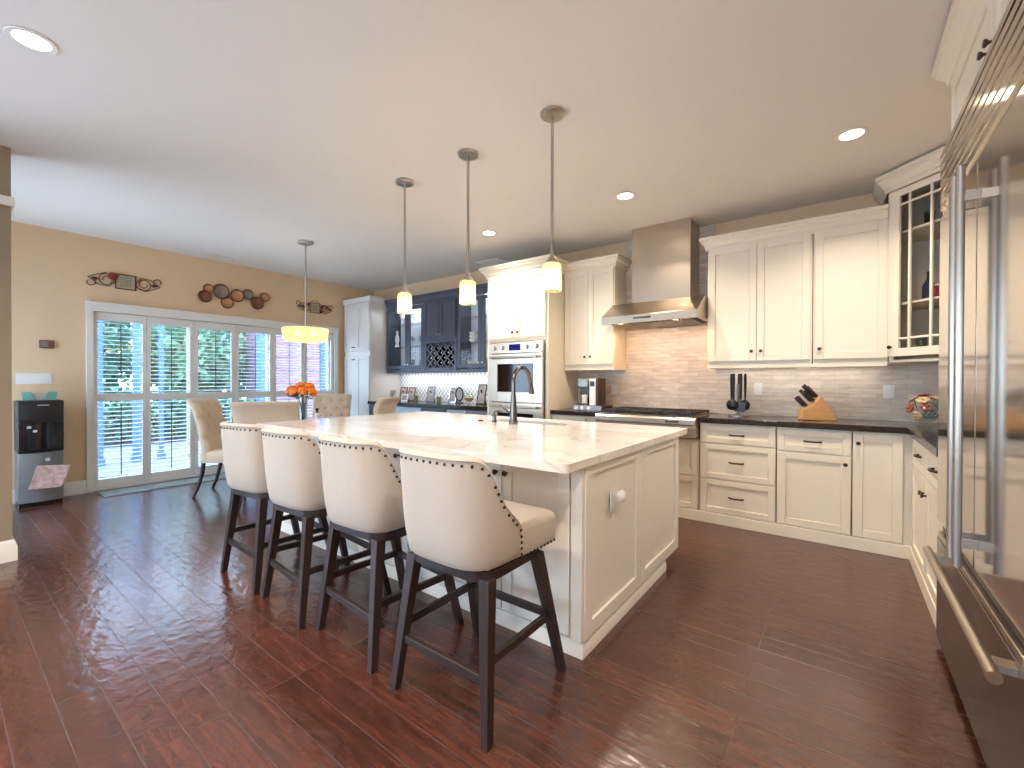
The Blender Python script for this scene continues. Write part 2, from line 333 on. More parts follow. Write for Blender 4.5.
# ---------------- the setting ----------------
plan=[(XL-.15,-.45),(XS-.14,-.45),(XS-.14,YR-.15),(XR+.15,YR-.15),(XR+.15,YB+.15),(XL-.15,YB+.15)]
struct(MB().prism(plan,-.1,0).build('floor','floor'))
struct(MB().prism(plan,ZC,ZC+.1).build('ceiling','ceil'))
struct(MB().box(XL-.15,XR+.15,YB,YB+.15,0,ZC).build('wall_back','wall'))
struct(MB().box(XR,XR+.15,YR,YB,0,ZC).build('wall_right','wall'))
w=MB(); WY0,WY1,WZ1=1.10,4.02,2.03
w.box(XL-.15,XL,-.30,WY0,0,ZC); w.box(XL-.15,XL,WY1,YB,0,ZC); w.box(XL-.15,XL,WY0,WY1,WZ1,ZC)
struct(w.build('wall_left','wall'))
# rear wall with an unseen window behind the camera, added for daylight
w=MB(); RX0,RX1,RZ0,RZ1=-2.6,.0,.9,2.3
w.box(XS,RX0,YR-.15,YR,0,ZC); w.box(RX1,XR,YR-.15,YR,0,ZC); w.box(RX0,RX1,YR-.15,YR,RZ1,ZC); w.box(RX0,RX1,YR-.15,YR,0,RZ0)
struct(w.build('wall_rear','wall'))
t=thing('added_window_2',None,None,(-1.8,YR,RZ0)); t['kind']='structure'; off=t.location
f=MB(off)
f.box(RX0,RX1,YR-.10,YR-.04,RZ0,RZ0+.06); f.box(RX0,RX1,YR-.10,YR-.04,RZ1-.06,RZ1)
for x in (RX0,-1.33,RX1-.06): f.box(x,x+.06,YR-.10,YR-.04,RZ0+.06,RZ1-.06)
struct(f.build('frame','trim',t)); struct(MB(off).box(RX0,RX1,YR-.075,YR-.069,RZ0,RZ1).build('pane','glass',t))
# entry wall stub at the left
EY0,EY1,EZ=-2.9,.02,2.40      # unseen glazed opening added to the entry wall for side daylight
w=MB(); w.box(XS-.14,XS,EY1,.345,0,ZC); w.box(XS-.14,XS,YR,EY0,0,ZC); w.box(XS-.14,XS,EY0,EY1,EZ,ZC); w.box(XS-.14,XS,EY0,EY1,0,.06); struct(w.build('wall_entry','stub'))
t=thing('added_window_4',None,None,(XS-.07,-1.4,.06)); t['kind']='structure'; off=t.location; f=MB(off)
for y in (EY0,-1.95,-.97,EY1-.05): f.box(XS-.10,XS-.05,y,y+.05,.11,EZ-.05)
f.box(XS-.10,XS-.05,EY0,EY1,.06,.11); f.box(XS-.10,XS-.05,EY0,EY1,EZ-.05,EZ); struct(f.build('frame','trim',t)); struct(MB(off).box(XS-.08,XS-.074,EY0,EY1,.06,EZ).build('pane','glass',t))
w=MB(); w.box(XL,-6.45,-.45,-.30,0,ZC); w.box(-4.95,XS-.14,-.45,-.30,0,ZC); w.box(-6.45,-4.95,-.45,-.30,2.35,ZC); w.box(-6.45,-4.95,-.45,-.30,0,.08); struct(w.build('wall_front','wall'))
t=thing('added_window_3',None,None,(-5.7,-.38,.08)); t['kind']='structure'; off=t.location; f=MB(off)  # unseen window, added to bring daylight to the dining corner
for x in (-6.45,-5.73,-5.0): f.box(x,x+.05,-.42,-.36,.13,2.30)
f.box(-6.45,-4.95,-.42,-.36,.08,.13); f.box(-6.45,-4.95,-.42,-.36,2.30,2.35); struct(f.build('frame','trim',t)); struct(MB(off).box(-6.45,-4.95,-.392,-.387,.08,2.35).build('pane','glass',t))
struct(MB().box(XS-.165,XS+.02,.03,.362,2.455,2.52).build('trim_1','trim',bevel=.006))
bb=[(0,0),(.022,0),(.022,.10),(.014,.115),(.014,.13),(.006,.145),(0,.145)]
struct(MB().sweep([(XS,.03),(XS,.345),(XS-.14,.345),(XS-.14,-.30)],bb).build('baseboard_entry','trim'))
struct(MB().sweep([(XL,-.30),(XL,1.045)],bb).build('baseboard_left','trim'))
# casing of the sliding door / window wall
w=MB(); cx=XL+.035
for a,b_ in ((1.045,1.105),(4.015,4.075)): w.box(XL+.001,cx,a,b_,0,2.03)
w.box(XL+.001,cx+.008,1.045,4.08,2.03,2.12); w.box(XL+.001,cx+.02,1.04,4.085,2.11,2.135)
struct(w.build('trim_2','trim',bevel=.004))
t=thing('window_1',None,None,(XL-.1,2.56,0)); t['kind']='structure'; off=t.location
f=MB(off)
for y in (1.10,2.02,3.0,3.96): f.box(XL-.13,XL-.07,y,y+.06 if y<3.9 else 4.02,.0,2.03)
f.box(XL-.13,XL-.07,1.16,3.96,1.97,2.03); f.box(XL-.15,XL-.005,1.10,4.02,.0,.03)
struct(f.build('frame','trim',t,bevel=.003)); struct(MB(off).box(XL-.105,XL-.100,1.14,3.98,.03,1.98).build('pane','glass',t))
# plantation shutters
ops=[(1.14,1.54),(1.62,2.02),(2.11,2.50),(2.595,3.01),(3.095,3.475),(3.57,3.975)]
edges=[1.108,1.58,2.065,2.548,3.052,3.522,4.012]
slab=['leftmost white shutter panel, beside the water dispenser wall','white shutter panel second from the left, left of the tufted side chair','white shutter panel behind the tufted side chair','white shutter panel fourth from the left, behind the plain chair back','white shutter panel fifth from the left, behind the orange roses','rightmost white shutter panel, beside the pantry and under the drum lamp']
for i,((a,b_),lb) in enumerate(zip(ops,slab)):
    y0,y1=edges[i]+.002,edges[i+1]-.002; t=thing('plantation_shutter',lb,'shutter',(XL-.03,(y0+y1)/2,.034),0,'shutter panels across the patio door'); off=t.location
    f=MB(off); xa,xb=XL-.038,XL-.004
    f.box(xa,xb,y0,a,.034,2.026); f.box(xa,xb,b_,y1,.034,2.026); f.box(xa,xb,a,b_,.034,.125); f.box(xa,xb,a,b_,1.015,1.10); f.box(xa,xb,a,b_,1.935,2.026)
    f.build('frame','trim',t,bevel=.003)
    for nm,z0,z1 in (('louvers',1.10,1.935),('louvers',.125,1.015)):
        l=MB(off); n=int(round((z1-z0)/.0495)); st=(z1-z0)/n
        for k in range(n):
            zc=z0+st*(k+.5); l.mx=Matrix.Translation((XL-.021,0,zc))@Matrix.Rotation(R(3),4,'Y')
            l.prism([(-.025,0),(-.015,-.0045),(.015,-.0045),(.025,0),(.015,.0045),(-.015,.0045)],a+.002,b_-.002,axis='Y')
        l.build(nm,'trim',t)
        r=MB(off); r.cyl((XL+.012,(a+b_)/2,z0+.03),(XL+.012,(a+b_)/2,z1-.03),.005,seg=8); r.build('tilt_rod','espresso',t)  # rod coloured dark to paint its silhouette against the daylight

# backsplashes
struct(MB().box(-2.583,XR-.002,YB-.012,YB-.001,.94,1.41).box(-1.96,-1.02,YB-.012,YB-.001,1.41,ZC-.002).build('trim_3','tile'))
struct(MB().box(XR-.012,XR-.001,2.96,YB-.013,.94,1.41).build('trim_4','tile'))
struct(MB().box(-5.955,-3.475,YB-.012,YB-.001,.94,1.41).build('trim_5','lantern'))

# ---------------- cabinetry helpers ----------------
def door_mb(mb,o,U,Nn,w,h,t=.02,fr=.058,rec=.009,ft=None):
    ft=ft or fr
    mb.obox(o,U,Zv,Nn,0,fr,0,h,0,t); mb.obox(o,U,Zv,Nn,w-fr,w,0,h,0,t)
    mb.obox(o,U,Zv,Nn,fr,w-fr,0,fr,0,t); mb.obox(o,U,Zv,Nn,fr,w-fr,h-ft,h,0,t)
    mb.obox(o,U,Zv,Nn,fr,w-fr,fr,h-ft,0,t-rec); return mb
def knob(parent,off,p,Nn,m='bronze',sc=1,name='knob'):
    p=Vector(p);Nn=Vector(Nn); k=MB(off); k.cyl(p,p+Nn*.014*sc,.006*sc,.005*sc,10); k.cyl(p+Nn*.014*sc,p+Nn*.022*sc,.008*sc,.015*sc,12); k.cyl(p+Nn*.022*sc,p+Nn*.028*sc,.015*sc,.013*sc,12)
    return k.build(name,m,parent)
def pull(parent,off,c,U,Nn,L=.11,m='bronze'):
    c=Vector(c);U=Vector(U);Nn=Vector(Nn); k=MB(off); pts=[]
    for i in range(9): s=-1+2*i/8; pts.append(c+U*(s*L/2)+Nn*(.026*(1-abs(s)**4)+.001))
    k.tube(pts,[.0065 if 0<i<8 else .008 for i in range(9)],8); return k.build('handle',m,parent)
def door(parent,off,o,U,Nn,w,h,m,kn=None,fr=.058,name='door',km='bronze',pl=False,g=.0015):
    o=Vector(o)+Vector(U)*g+Vector(Zv)*g; w-=2*g; h-=2*g
    d=door_mb(MB(off),o,U,Nn,w,h,fr=fr).build(name,m,parent,bevel=.0025)
    if pl: pull(d,off,o+Vector(U)*(w/2)+Vector(Zv)*(h/2)+Vector(Nn)*(.011 if h>.1 else .02),U,Nn,m=km)
    if kn: knob(d,off,o+Vector(U)*kn[0]+Vector(Zv)*kn[1]+Vector(Nn)*.0195,Nn,m=km)
    return d
X1=(1,0,0); NY=(0,-1,0)
def cab_y(name,label,cat,x0,x1,yf,yb,z0,z1,m,group=None):
    """closed carcass whose doors face -Y at yf (door face); returns root, offset, face y"""
    t=thing(name,label,cat,((x0+x1)/2,(yf+yb)/2,z0),0,group); off=t.location
    MB(off).box(x0+.0015,x1-.0015,yf+.021,yb-.003,z0,z1).build('body',m,t,bevel=.002); return t,off,yf+.0205

# ----- upper cabinets right of the hood -----
zu0,zu1=1.41,2.52; YU=4.45
t,off,fy=cab_y('upper_cabinet','cream double-door upper cabinet just right of the steel hood','cabinet',-1.02,-.19,YU,YB-.013,zu0,zu1+.04,'cream','cream upper cabinets')
door(t,off,(-1.006,fy,1.447),X1,NY,.403,1.06,'cream',(.365,.085)); door(t,off,(-.603,fy,1.447),X1,NY,.40,1.06,'cream',(.035,.085))
t,off,fy=cab_y('upper_cabinet','cream single-door upper cabinet beside the glass corner cabinet','cabinet',-.188,.298,YU,YB-.013,zu0,zu1+.04,'cream','cream upper cabinets')
door(t,off,(-.176,fy,1.447),X1,NY,.468,1.06,'cream',(.035,.085))
crp=[(0,2.50),(.012,2.50),(.012,2.526),(.022,2.530),(.024,2.545),(.034,2.562),(.050,2.576),(.050,2.592),(.062,2.596),(.062,2.622),(0,2.622)]
tag(MB().sweep([(-1.0215,YB-.013),(-1.0215,YU+.02),(.288,YU+.02)],[(o_+.001,z) for o_,z in crp]).build('crown_molding','cream',ang=15),'cream crown molding along the top of the upper cabinets right of the hood','molding')
rail=[(0,1.385),(.016,1.385),(.016,1.409),(0,1.409)]
tag(MB().sweep([(-1.0215,YB-.013),(-1.0215,YU+.022),(.292,YU+.022)],[(o_-.014,z) for o_,z in rail]).build('light_rail','cream'),'cream light rail under the upper cabinets right of the hood','molding')

# ----- diagonal glass corner cabinet -----
P0=Vector((.302,YU,0)); dv=Vector((1,-1,0)).normalized(); nv=Vector((-1,-1,0)).normalized(); DW=.465
P1=P0+dv*DW; zd0,zd1=1.41,2.79
t=thing('corner_cabinet','cream diagonal corner cabinet with a mullioned glass door','cabinet',(.7,4.45,zd0)); off=t.location
def ring(mb,z0,z1,ins=0):
    poly=[(P0.x+ins,P0.y+ins*.4),(P1.x-ins*.4,P1.y+ins),(XR-.013,P1.y+ins),(XR-.013,YB-.013),(P0.x+ins,YB-.013)]
    mb.prism(poly,z0,z1)
c=MB(off); ring(c,zd0,zd0+.02); ring(c,zd1-.02,zd1)
c.box(P0.x,P0.x+.018,P0.y+.001,YB-.013,zd0+.02,zd1-.02); c.box(P1.x,XR-.013,P1.y,P1.y+.018,zd0+.02,zd1-.02)
c.obox(P0,dv,Zv,nv,0,.03,zd0,zd1,-.02,0); c.obox(P0,dv,Zv,nv,DW-.03,DW,zd0,zd1,-.02,0)
c.build('body','cream',t,bevel=.002)
c=MB(off); c.box(P0.x+.02,XR-.015,YB-.022,YB-.014,zd0+.022,zd1-.022); c.box(XR-.024,XR-.015,P1.y+.02,YB-.024,zd0+.022,zd1-.022); c.build('back_panel','inside',t)
for z in (1.60+.24,2.29): pass
shz=(1.845,2.385)
for z in shz:
    s=MB(off); ring(s,z,z+.016,.03); s.build('shelf','inside',t)
dz0,dz1=1.455,2.705; o=P0+Vector((0,0,0))+nv*.001
d=MB(off); fr=.085; W_=DW-.004
for a,b_ in ((.002,fr),(W_-fr+.002,W_)): d.obox(o,dv,Zv,nv,a,b_,dz0,dz1,0,.02)
d.obox(o,dv,Zv,nv,fr,W_-fr+.002,dz0,dz0+.06,0,.02); d.obox(o,dv,Zv,nv,fr,W_-fr+.002,dz1-.05,dz1,0,.02)
for a in (.157,W_-.157): d.obox(o,dv,Zv,nv,a-.008,a+.008,dz0+.06,dz1-.05,.002,.018)
for z in (1.588,2.590): d.obox(o,dv,Zv,nv,fr,W_-fr,z-.008,z+.008,.003,.0175)
d=d.build('door','cream',t,bevel=.002)
g=MB(off); g.obox(o,dv,Zv,nv,fr-.004,W_-fr+.006,dz0+.055,dz1-.045,.006,.009); g.build('pane','cabglass',d)
knob(d,off,o+dv*.034+Vector((0,0,1.525))+nv*.0195,nv)
dcr=[(0,2.71),(.012,2.71),(.012,2.735),(.022,2.739),(.024,2.755),(.040,2.776),(.058,2.790),(.058,2.808),(.07,2.812),(.07,2.838),(0,2.838)]
dcr2=[(a,2.742 if (a==0 and z<2.7) else z) for a,z in dcr]
tag(MB().sweep([(P0.x-.001,YB-.013),(P0.x-.001,P0.y-.001),(P1.x,P1.y-.001-.0),(XR-.1,P1.y-.001)],[(a+.022 if a>0 else .0215,z) for a,z in dcr]).build('crown_molding','cream',ang=15),'cream crown molding on the tall glass corner cabinet, stepping above its neighbour','molding')
# things in the corner cabinet
def lathe_thing(name,label,cat,loc,prof,m,group=None,seg=16,mparts=()):
    t=thing(name,label,cat,loc,0,group)
    MB().lathe(prof,seg=seg).build('body',m,t)
    for (nm,pr,mm) in mparts: MB().lathe(pr,seg=seg).build(nm,mm,t)
    return t
def on_diag(s,back): p=P0+dv*s-nv*back; return p.x,p.y
def at_shelf(s,b,z): x,y=on_diag(s,b); return (x,y,z)
tum=[(.0001,.0),(.028,0),(.033,.10),(.030,.10),(.026,.008),(.0001,.008)]
botp=[(.0001,0),(.036,0),(.038,.02),(.038,.10),(.014,.15),(.012,.19),(.0001,.19)]
gob=[(.0001,0),(.03,0),(.03,.004),(.005,.01),(.005,.07),(.028,.09),(.034,.13),(.03,.16),(.028,.16),(.03,.13),(.024,.096),(.0001,.078)]
z1_,z2_=shz[0]+.0165,shz[1]+.0165
lathe_thing('tumbler','small green glass tumbler on the top shelf of the corner cabinet','glass',at_shelf(.20,.10,z2_),tum,'cgreen')
lathe_thing('goblet','clear stemmed goblet on the top shelf of the corner cabinet','glass',at_shelf(.27,.14,z2_),gob,'clear')
lathe_thing('bottle','red bottle on the top shelf of the corner cabinet','bottle',at_shelf(.34,.08,z2_),botp,'cred',None,16,[('cap',[(.0001,.19),(.014,.19),(.014,.205),(.0001,.205)],'silver')])
lathe_thing('bottle','blue glass bottle on the middle shelf of the corner cabinet','bottle',at_shelf(.20,.10,z1_),botp,'cblue',None,16,[('cap',[(.0001,.19),(.014,.19),(.014,.205),(.0001,.205)],'black')])
lathe_thing('jar','small red jar on the middle shelf of the corner cabinet','jar',at_shelf(.28,.08,z1_),[(.0001,0),(.032,0),(.034,.01),(.034,.07),(.026,.08),(.0001,.08)],'cred',None,16,[('lid',[(.0001,.0805),(.028,.0805),(.028,.095),(.0001,.095)],'silver')])
lathe_thing('tumbler','dark blue tumbler at the right of the middle corner-cabinet shelf','glass',at_shelf(.36,.13,z1_),tum,'cblue')
lathe_thing('goblet','clear stemmed goblet on the floor of the corner cabinet','glass',at_shelf(.12,.14,zd0+.021),gob,'clear')
lathe_thing('glass_bowl','wide clear glass bowl on the floor of the corner cabinet','bowl',at_shelf(.26,.17,zd0+.021),[(.0001,0),(.04,0),(.07,.03),(.09,.08),(.086,.08),(.066,.034),(.036,.006),(.0001,.006)],'clear')

# ----- upper cabinet left of hood -----
t,off,fy=cab_y('upper_cabinet','cream double-door upper cabinet between the oven tower and the steel hood','cabinet',-2.583,-1.962,YU,YB-.013,zu0,zu1+.04,'cream','cream upper cabinets')
door(t,off,(-2.575,fy,1.447),X1,NY,.302,1.06,'cream',(.268,.085)); door(t,off,(-2.273,fy,1.447),X1,NY,.302,1.06,'cream',(.034,.085))
tag(MB().sweep([(-2.583,YU+.02),(-1.961,YU+.02),(-1.961,YB-.013)],[(o_+.001,z) for o_,z in crp]).build('crown_molding','cream',ang=15),'short cream crown molding on the cabinet left of the steel hood','molding')
tag(MB().sweep([(-2.583,YU+.022),(-1.961,YU+.022),(-1.961,YB-.013)],[(o_-.014,z) for o_,z in rail]).build('light_rail','cream'),'short cream light rail under the cabinet left of the hood','molding')

# ----- oven tower -----
YT=4.10; TX0,TX1=-3.468,-2.586
t=thing('oven_cabinet','tall cream cabinet that houses the double wall oven','cabinet',((TX0+TX1)/2,4.45,0)); off=t.location
c=MB(off); c.box(TX0,TX0+.055,YT+.02,YB-.003,0,2.56); c.box(TX1-.04,TX1,YT+.02,YB-.003,0,2.56); c.box(TX0+.055,TX1-.04,YT+.02,YB-.003,1.72,2.56); c.box(TX0+.055,TX1-.04,YT+.02,YB-.003,0,.42); c.box(TX0+.055,TX1-.04,YB-.05,YB-.003,.42,1.72)
c.build('body','cream',t,bevel=.002)
door(t,off,(TX0+.03,YT+.0195,1.765),X1,NY,.412,.74,'cream',(.375,.06)); door(t,off,(TX0+.442,YT+.0195,1.765),X1,NY,.412,.74,'cream',(.037,.06))
door(t,off,(TX0+.03,YT+.0195,.12),X1,NY,.824,.28,'cream',name='drawer',pl=True)
tcr=[(0,2.50),(.014,2.50),(.014,2.530),(.026,2.534),(.028,2.552),(.042,2.572),(.062,2.588),(.062,2.604),(.075,2.608),(.075,2.635),(0,2.635)]
tag(MB().sweep([(TX0-.0,YB-.013),(TX0-.0,YT+.018),(TX1,YT+.018),(TX1,YB-.013)],[(a+.001,z+.001) for a,z in tcr]).build('crown_molding','cream',ang=15),'cream crown molding wrapping the top of the tall oven cabinet','molding')
# double wall oven
OX0,OX1=-3.405,-2.632; YO=YT-.005
t=thing('wall_oven','stainless double wall oven with blue display, built into the tall cream cabinet','oven',((OX0+OX1)/2,YO,.44)); off=t.location
MB(off).box(OX0+.02,OX1-.02,YO+.02,YO+.50,.44,1.70).build('body','dark_steel',t)
MB(off).box(OX0,OX1,YO-.02,YO+.02,1.585,1.712).build('control_panel','steel',t,bevel=.003)
MB(off).box(-3.10,-2.94,YO-.024,YO-.0202,1.615,1.685).build('display','disp',t)
for x in (-3.32,-3.20,-2.85,-2.72):
    k=MB(off); k.cyl((x,YO-.0205,1.65),(x,YO-.05,1.65),.026,.021,18); k.build('dial','nickel',t)
for (a,b_) in ((1.012,1.578),(.452,1.005)):
    d=MB(off); wx0,wx1=OX0+.13,OX1-.125; wz0,wz1=a+.12,b_-.12
    d.box(OX0,wx0,YO-.025,YO+.018,a,b_); d.box(wx1,OX1,YO-.025,YO+.018,a,b_); d.box(wx0,wx1,YO-.025,YO+.018,a,wz0); d.box(wx0,wx1,YO-.025,YO+.018,wz1,b_)
    d=d.build('door','steel',t,bevel=.003)
    MB(off).box(wx0,wx1,YO-.018,YO+.01,wz0,wz1).build('window','darkglass',d)
    h=MB(off); hz=b_-.045; h.cyl((OX0+.05,YO-.075,hz),(OX1-.05,YO-.075,hz),.012,seg=12)
    for x in (OX0+.07,OX1-.07): h.box(x-.012,x+.012,YO-.085,YO-.0255,hz-.014,hz+.014)
    h.build('handle','steel',d)

# ----- slate blue bar wall -----
BY=4.50
def glass_cab(label,x0,x1,splits,z0,z1,m,grp):
    t=thing('glass_door_cabinet',label,'cabinet',((x0+x1)/2,BY+.15,z0),0,grp); off=t.location
    c=MB(off); y0,y1=BY+.021,YB-.013
    c.box(x0+.0015,x0+.02,y0,y1,z0,z1); c.box(x1-.02,x1-.0015,y0,y1,z0,z1); c.box(x0+.02,x1-.02,y0,y1,z0,z0+.02); c.box(x0+.02,x1-.02,y0,y1,z1-.02,z1); 
    c.build('body',m,t)
    MB(off).box(x0+.021,x1-.021,y1-.01,y1-.001,z0+.021,z1-.021).build('back_panel','barback',t)
    MB(off).box(x0+.022,x0+.030,y0+.004,y0+.012,z0+.05,z1-.12).build('light_strip','ledstrip',t)
    for z in (z0+.38,z0+.74): MB(off).box(x0+.021,x1-.021,y0+.02,y1-.012,z,z+.012).build('shelf','clear',t)
    a=x0+.004
    for k,b_ in enumerate(splits+[x1-.004]):
        d=MB(off); w_=b_-a-.003; o=Vector((a+.0015,BY+.0205,z0+.03)); h=z1-z0-.06; fr=.06
        d.obox(o,X1,Zv,NY,0,fr,0,h,0,.02); d.obox(o,X1,Zv,NY,w_-fr,w_,0,h,0,.02); d.obox(o,X1,Zv,NY,fr,w_-fr,0,fr,0,.02); d.obox(o,X1,Zv,NY,fr,w_-fr,h-fr,h,0,.02)
        d=d.build('door',m,t,bevel=.002); g=MB(off); g.obox(o,X1,Zv,NY,fr-.003,w_-fr+.003,fr-.003,h-fr+.003,.007,.010); g.build('pane','cabglass',d)
        knob(d,off,o+Vector((w_-.03 if k==0 else .03,-.0195,.07)),NY,m='silver',sc=.8); a=b_
    bpy_l(t,off,x0,x1,y0,z1)
    return t
def bpy_l(t,off,x0,x1,y0,z1):
    # small cabinet puck light: lens with its own lamp
    xm=(x0+x1)/2; MB(off).lathe([(.0001,0),(.035,0),(.035,.008),(.0001,.008)],(xm,4.62,z1-.03)).build('puck_light','can',t)
    ld=bpy.data.lights.new('puck_lamp','POINT'); ld.energy=2.4; ld.color=(.85,.93,1); ld.shadow_soft_size=.03; lo=bpy.data.objects.new('puck_lamp',ld); COL.objects.link(lo); lo.parent=t; lo.location=Vector((xm,4.62,z1-.10))-off
zb1=2.455
glass_cab('slate blue glass-door cabinet beside the white pantry',-5.955,-5.045,[-5.43],zu0,zb1,'navy','slate blue bar cabinets')
glass_cab('slate blue glass-door cabinet beside the oven tower',-4.357,-3.470,[-3.90],zu0,zb1,'navy','slate blue bar cabinets')
t,off,fy=cab_y('upper_cabinet','slate blue double-door cabinet above the wine rack','cabinet',-5.043,-4.359,BY-.02,YB-.013,1.865,zb1,'navy','slate blue bar cabinets')
door(t,off,(-5.035,fy,1.89),X1,NY,.334,.545,'navy',(.304,.045),km='silver'); door(t,off,(-4.70,fy,1.89),X1,NY,.334,.545,'navy',(.03,.045),km='silver')
# wine rack
t=thing('wine_rack','slate blue wine cubby with pale lattice full of dark bottles','wine rack',(-4.70,4.6,zu0)); off=t.location
c=MB(off); x0,x1,y0,y1=-5.0415,-4.3605,BY-.0,YB-.013
c.box(x0,x0+.05,y0,y1,zu0,1.863); c.box(x1-.05,x1,y0,y1,zu0,1.863); c.box(x0+.05,x1-.05,y0,y1,zu0,zu0+.045); c.box(x0+.05,x1-.05,y0,y1,1.82,1.863); c.box(x0+.05,x1-.05,y1-.012,y1,zu0+.045,1.82); c.build('body','navy',t)
lx0,lx1,lz0,lz1=x0+.05,x1-.05,zu0+.045,1.82; LW=lx1-lx0; LH=lz1-lz0; p=LW/4
l=MB(off)
def clipseg(sgn,k):
    pts=[]
    for i in range(201):
        s=i/200; x=lx0+s*LW; z=lz0+(k*p+sgn*(x-lx0))
        if lz0<=z<=lz1: pts.append((x,z))
    return (pts[0],pts[-1]) if len(pts)>3 else None
for sgn in (1,-1):
    for k in range(-5,10):
        q=clipseg(sgn,k)
        if q:
            (xa,za),(xb,zb_)=q; dd=Vector((xb-xa,0,zb_-za)); Ln=dd.length; dd.normalize(); nn=Vector((-dd.z,0,dd.x))
            l.obox((xa,0,za),dd,nn,(0,1,0),0,Ln,-.004,.004,y0+.006+(.008 if sgn>0 else 0),y0+.014+(.008 if sgn>0 else 0))
l.build('lattice','lattice',t)
# wine bottles in the diamond cells
wb=None; cells=[]
for j in range(0,9):
    for i in range(0,9):
        if (i+j)%2==1:
            x=lx0+i*p/2; z=lz0+j*p/2
            if lx0+.05<x<lx1-.05 and lz0+.05<z<lz1-.05: cells.append((x,z,j))
rows=sorted({c[2] for c in cells})
for n_,(x,z,j) in enumerate(cells):
    cols=sorted(c[0] for c in cells if c[2]==j); ci=cols.index(x); ri=rows[::-1].index(j)
    lb='dark wine bottle in the %s row of the rack, %s from the left'%(['top','second','third','fourth','fifth','bottom'][ri] if ri<len(rows)-1 else 'bottom',['first','second','third','fourth','fifth'][ci])
    if wb is None:
        wb=thing('wine_bottle',lb,'bottle',(x,y0+.035,z),0,'wine bottles in the bar rack')
        MB().lathe([(.0001,.0),(.014,0),(.014,.075),(.034,.11),(.036,.13),(.036,.27),(.0001,.27)],(0,0,0),20,'Y').build('body','winebot',wb)
        MB().lathe([(.0001,-.003),(.0135,-.003),(.0142,.03),(.0142,.031)],(0,0,0),16,'Y').build('foil','foil',wb)
    else: dup(wb,(x,y0+.035,z),0,lb)
bcr=[(a,z-.06) for a,z in crp]
tag(MB().sweep([(-5.955,BY+.018),(TX0-.077,BY+.018)],[(a,z) for a,z in bcr]).build('crown_molding','navy',ang=15),'slate blue crown molding above the bar cabinets','molding')
tag(MB().box(-5.955,-3.47,BY+.005,BY+.025,1.378,1.409).build('light_rail','navy'),'slate blue light rail under the bar cabinets','molding')
# glassware & china in bar cabinets
lv=[zu0+.0205,zu0+.3925,zu0+.7525]; gn=['bottom','lower glass shelf','upper glass shelf']
lathe_thing('goblet','tall frosted hurricane glass on the upper shelf of the left bar cabinet','glass',(-5.72,4.64,lv[2]),[(r*1.3,q*1.3) for r,q in gob],'frost')
for k in range(3):
    for (x,y,w_) in ((-5.44,4.62,'left of the pair'),(-5.30,4.66,'right of the pair')):
        lathe_thing('goblet','clear goblet, %s, on the %s of the left blue cabinet'%(w_,gn[k]),'glass',(x,y,lv[k]),gob,'clear','goblets in the blue cabinets')
    lathe_thing('goblet','clear goblet on the %s of the blue cabinet near the ovens'%gn[k],'glass',(-4.02,4.60,lv[k]),gob,'clear','goblets in the blue cabinets')
lathe_thing('figurine','slim white and gold figurine in the left bar cabinet','figurine',(-5.80,4.60,zu0+.3925),[(.0001,0),(.035,0),(.04,.02),(.02,.06),(.038,.12),(.03,.18),(.012,.21),(.022,.235),(.02,.26),(.0001,.275)],'frost')
for (x,z,n_,lb) in ((-4.17,zu0+.3925,5,'stack of white bowls in the bar cabinet beside the oven tower'),(-4.15,zu0+.021,9,'tall stack of white plates in the bar cabinet beside the oven tower'),(-3.72,zu0+.021,8,'stack of white plates nearest the oven tower')):
    pass
def stack(kind,x,z,n_,desc,grp):
    root=None
    for k in range(n_):
        if kind=='plate': pr=[(.0001,0),(.07,0),(.10,.014),(.098,.017),(.068,.004),(.0001,.004)]; st=.0185
        else: pr=[(.0001,0),(.035,0),(.065,.045),(.062,.046),(.032,.004),(.0001,.004)]; st=.0475
        pos='bottom' if k==0 else ('topmost' if k==n_-1 else ['second','third','fourth','fifth','sixth','seventh','eighth'][k-1]+' from the bottom')
        lb='white %s, %s in stack %s'%(kind,pos.replace(' from the bottom',' from below'),desc)
        if root is None: root=tag(MB().lathe(pr,seg=24).build(kind,'frost'),lb,kind,grp); root.location=(x,4.61,z)
        else: c=root.copy(); COL.objects.link(c); c.location=(x,4.61,z+k*st); c['label']=lb
stack('plate',-4.14,zu0+.0215,6,'behind the blue glass door farther from the ovens','plates in the bar cabinet')
stack('plate',-3.80,zu0+.0215,6,'behind the blue glass door nearest the ovens','plates behind the right bar door')
stack('bowl',-4.14,zu0+.3925,3,'on the glass shelf near the ovens','bowls in the bar cabinet')
lathe_thing('pitcher','clear glass pitcher on the shelf nearest the oven tower','pitcher',(-3.80,4.62,zu0+.3925),[(.0001,0),(.05,0),(.06,.05),(.045,.13),(.05,.17),(.046,.17),(.04,.13),(.055,.05),(.046,.006),(.0001,.006)],'clear')

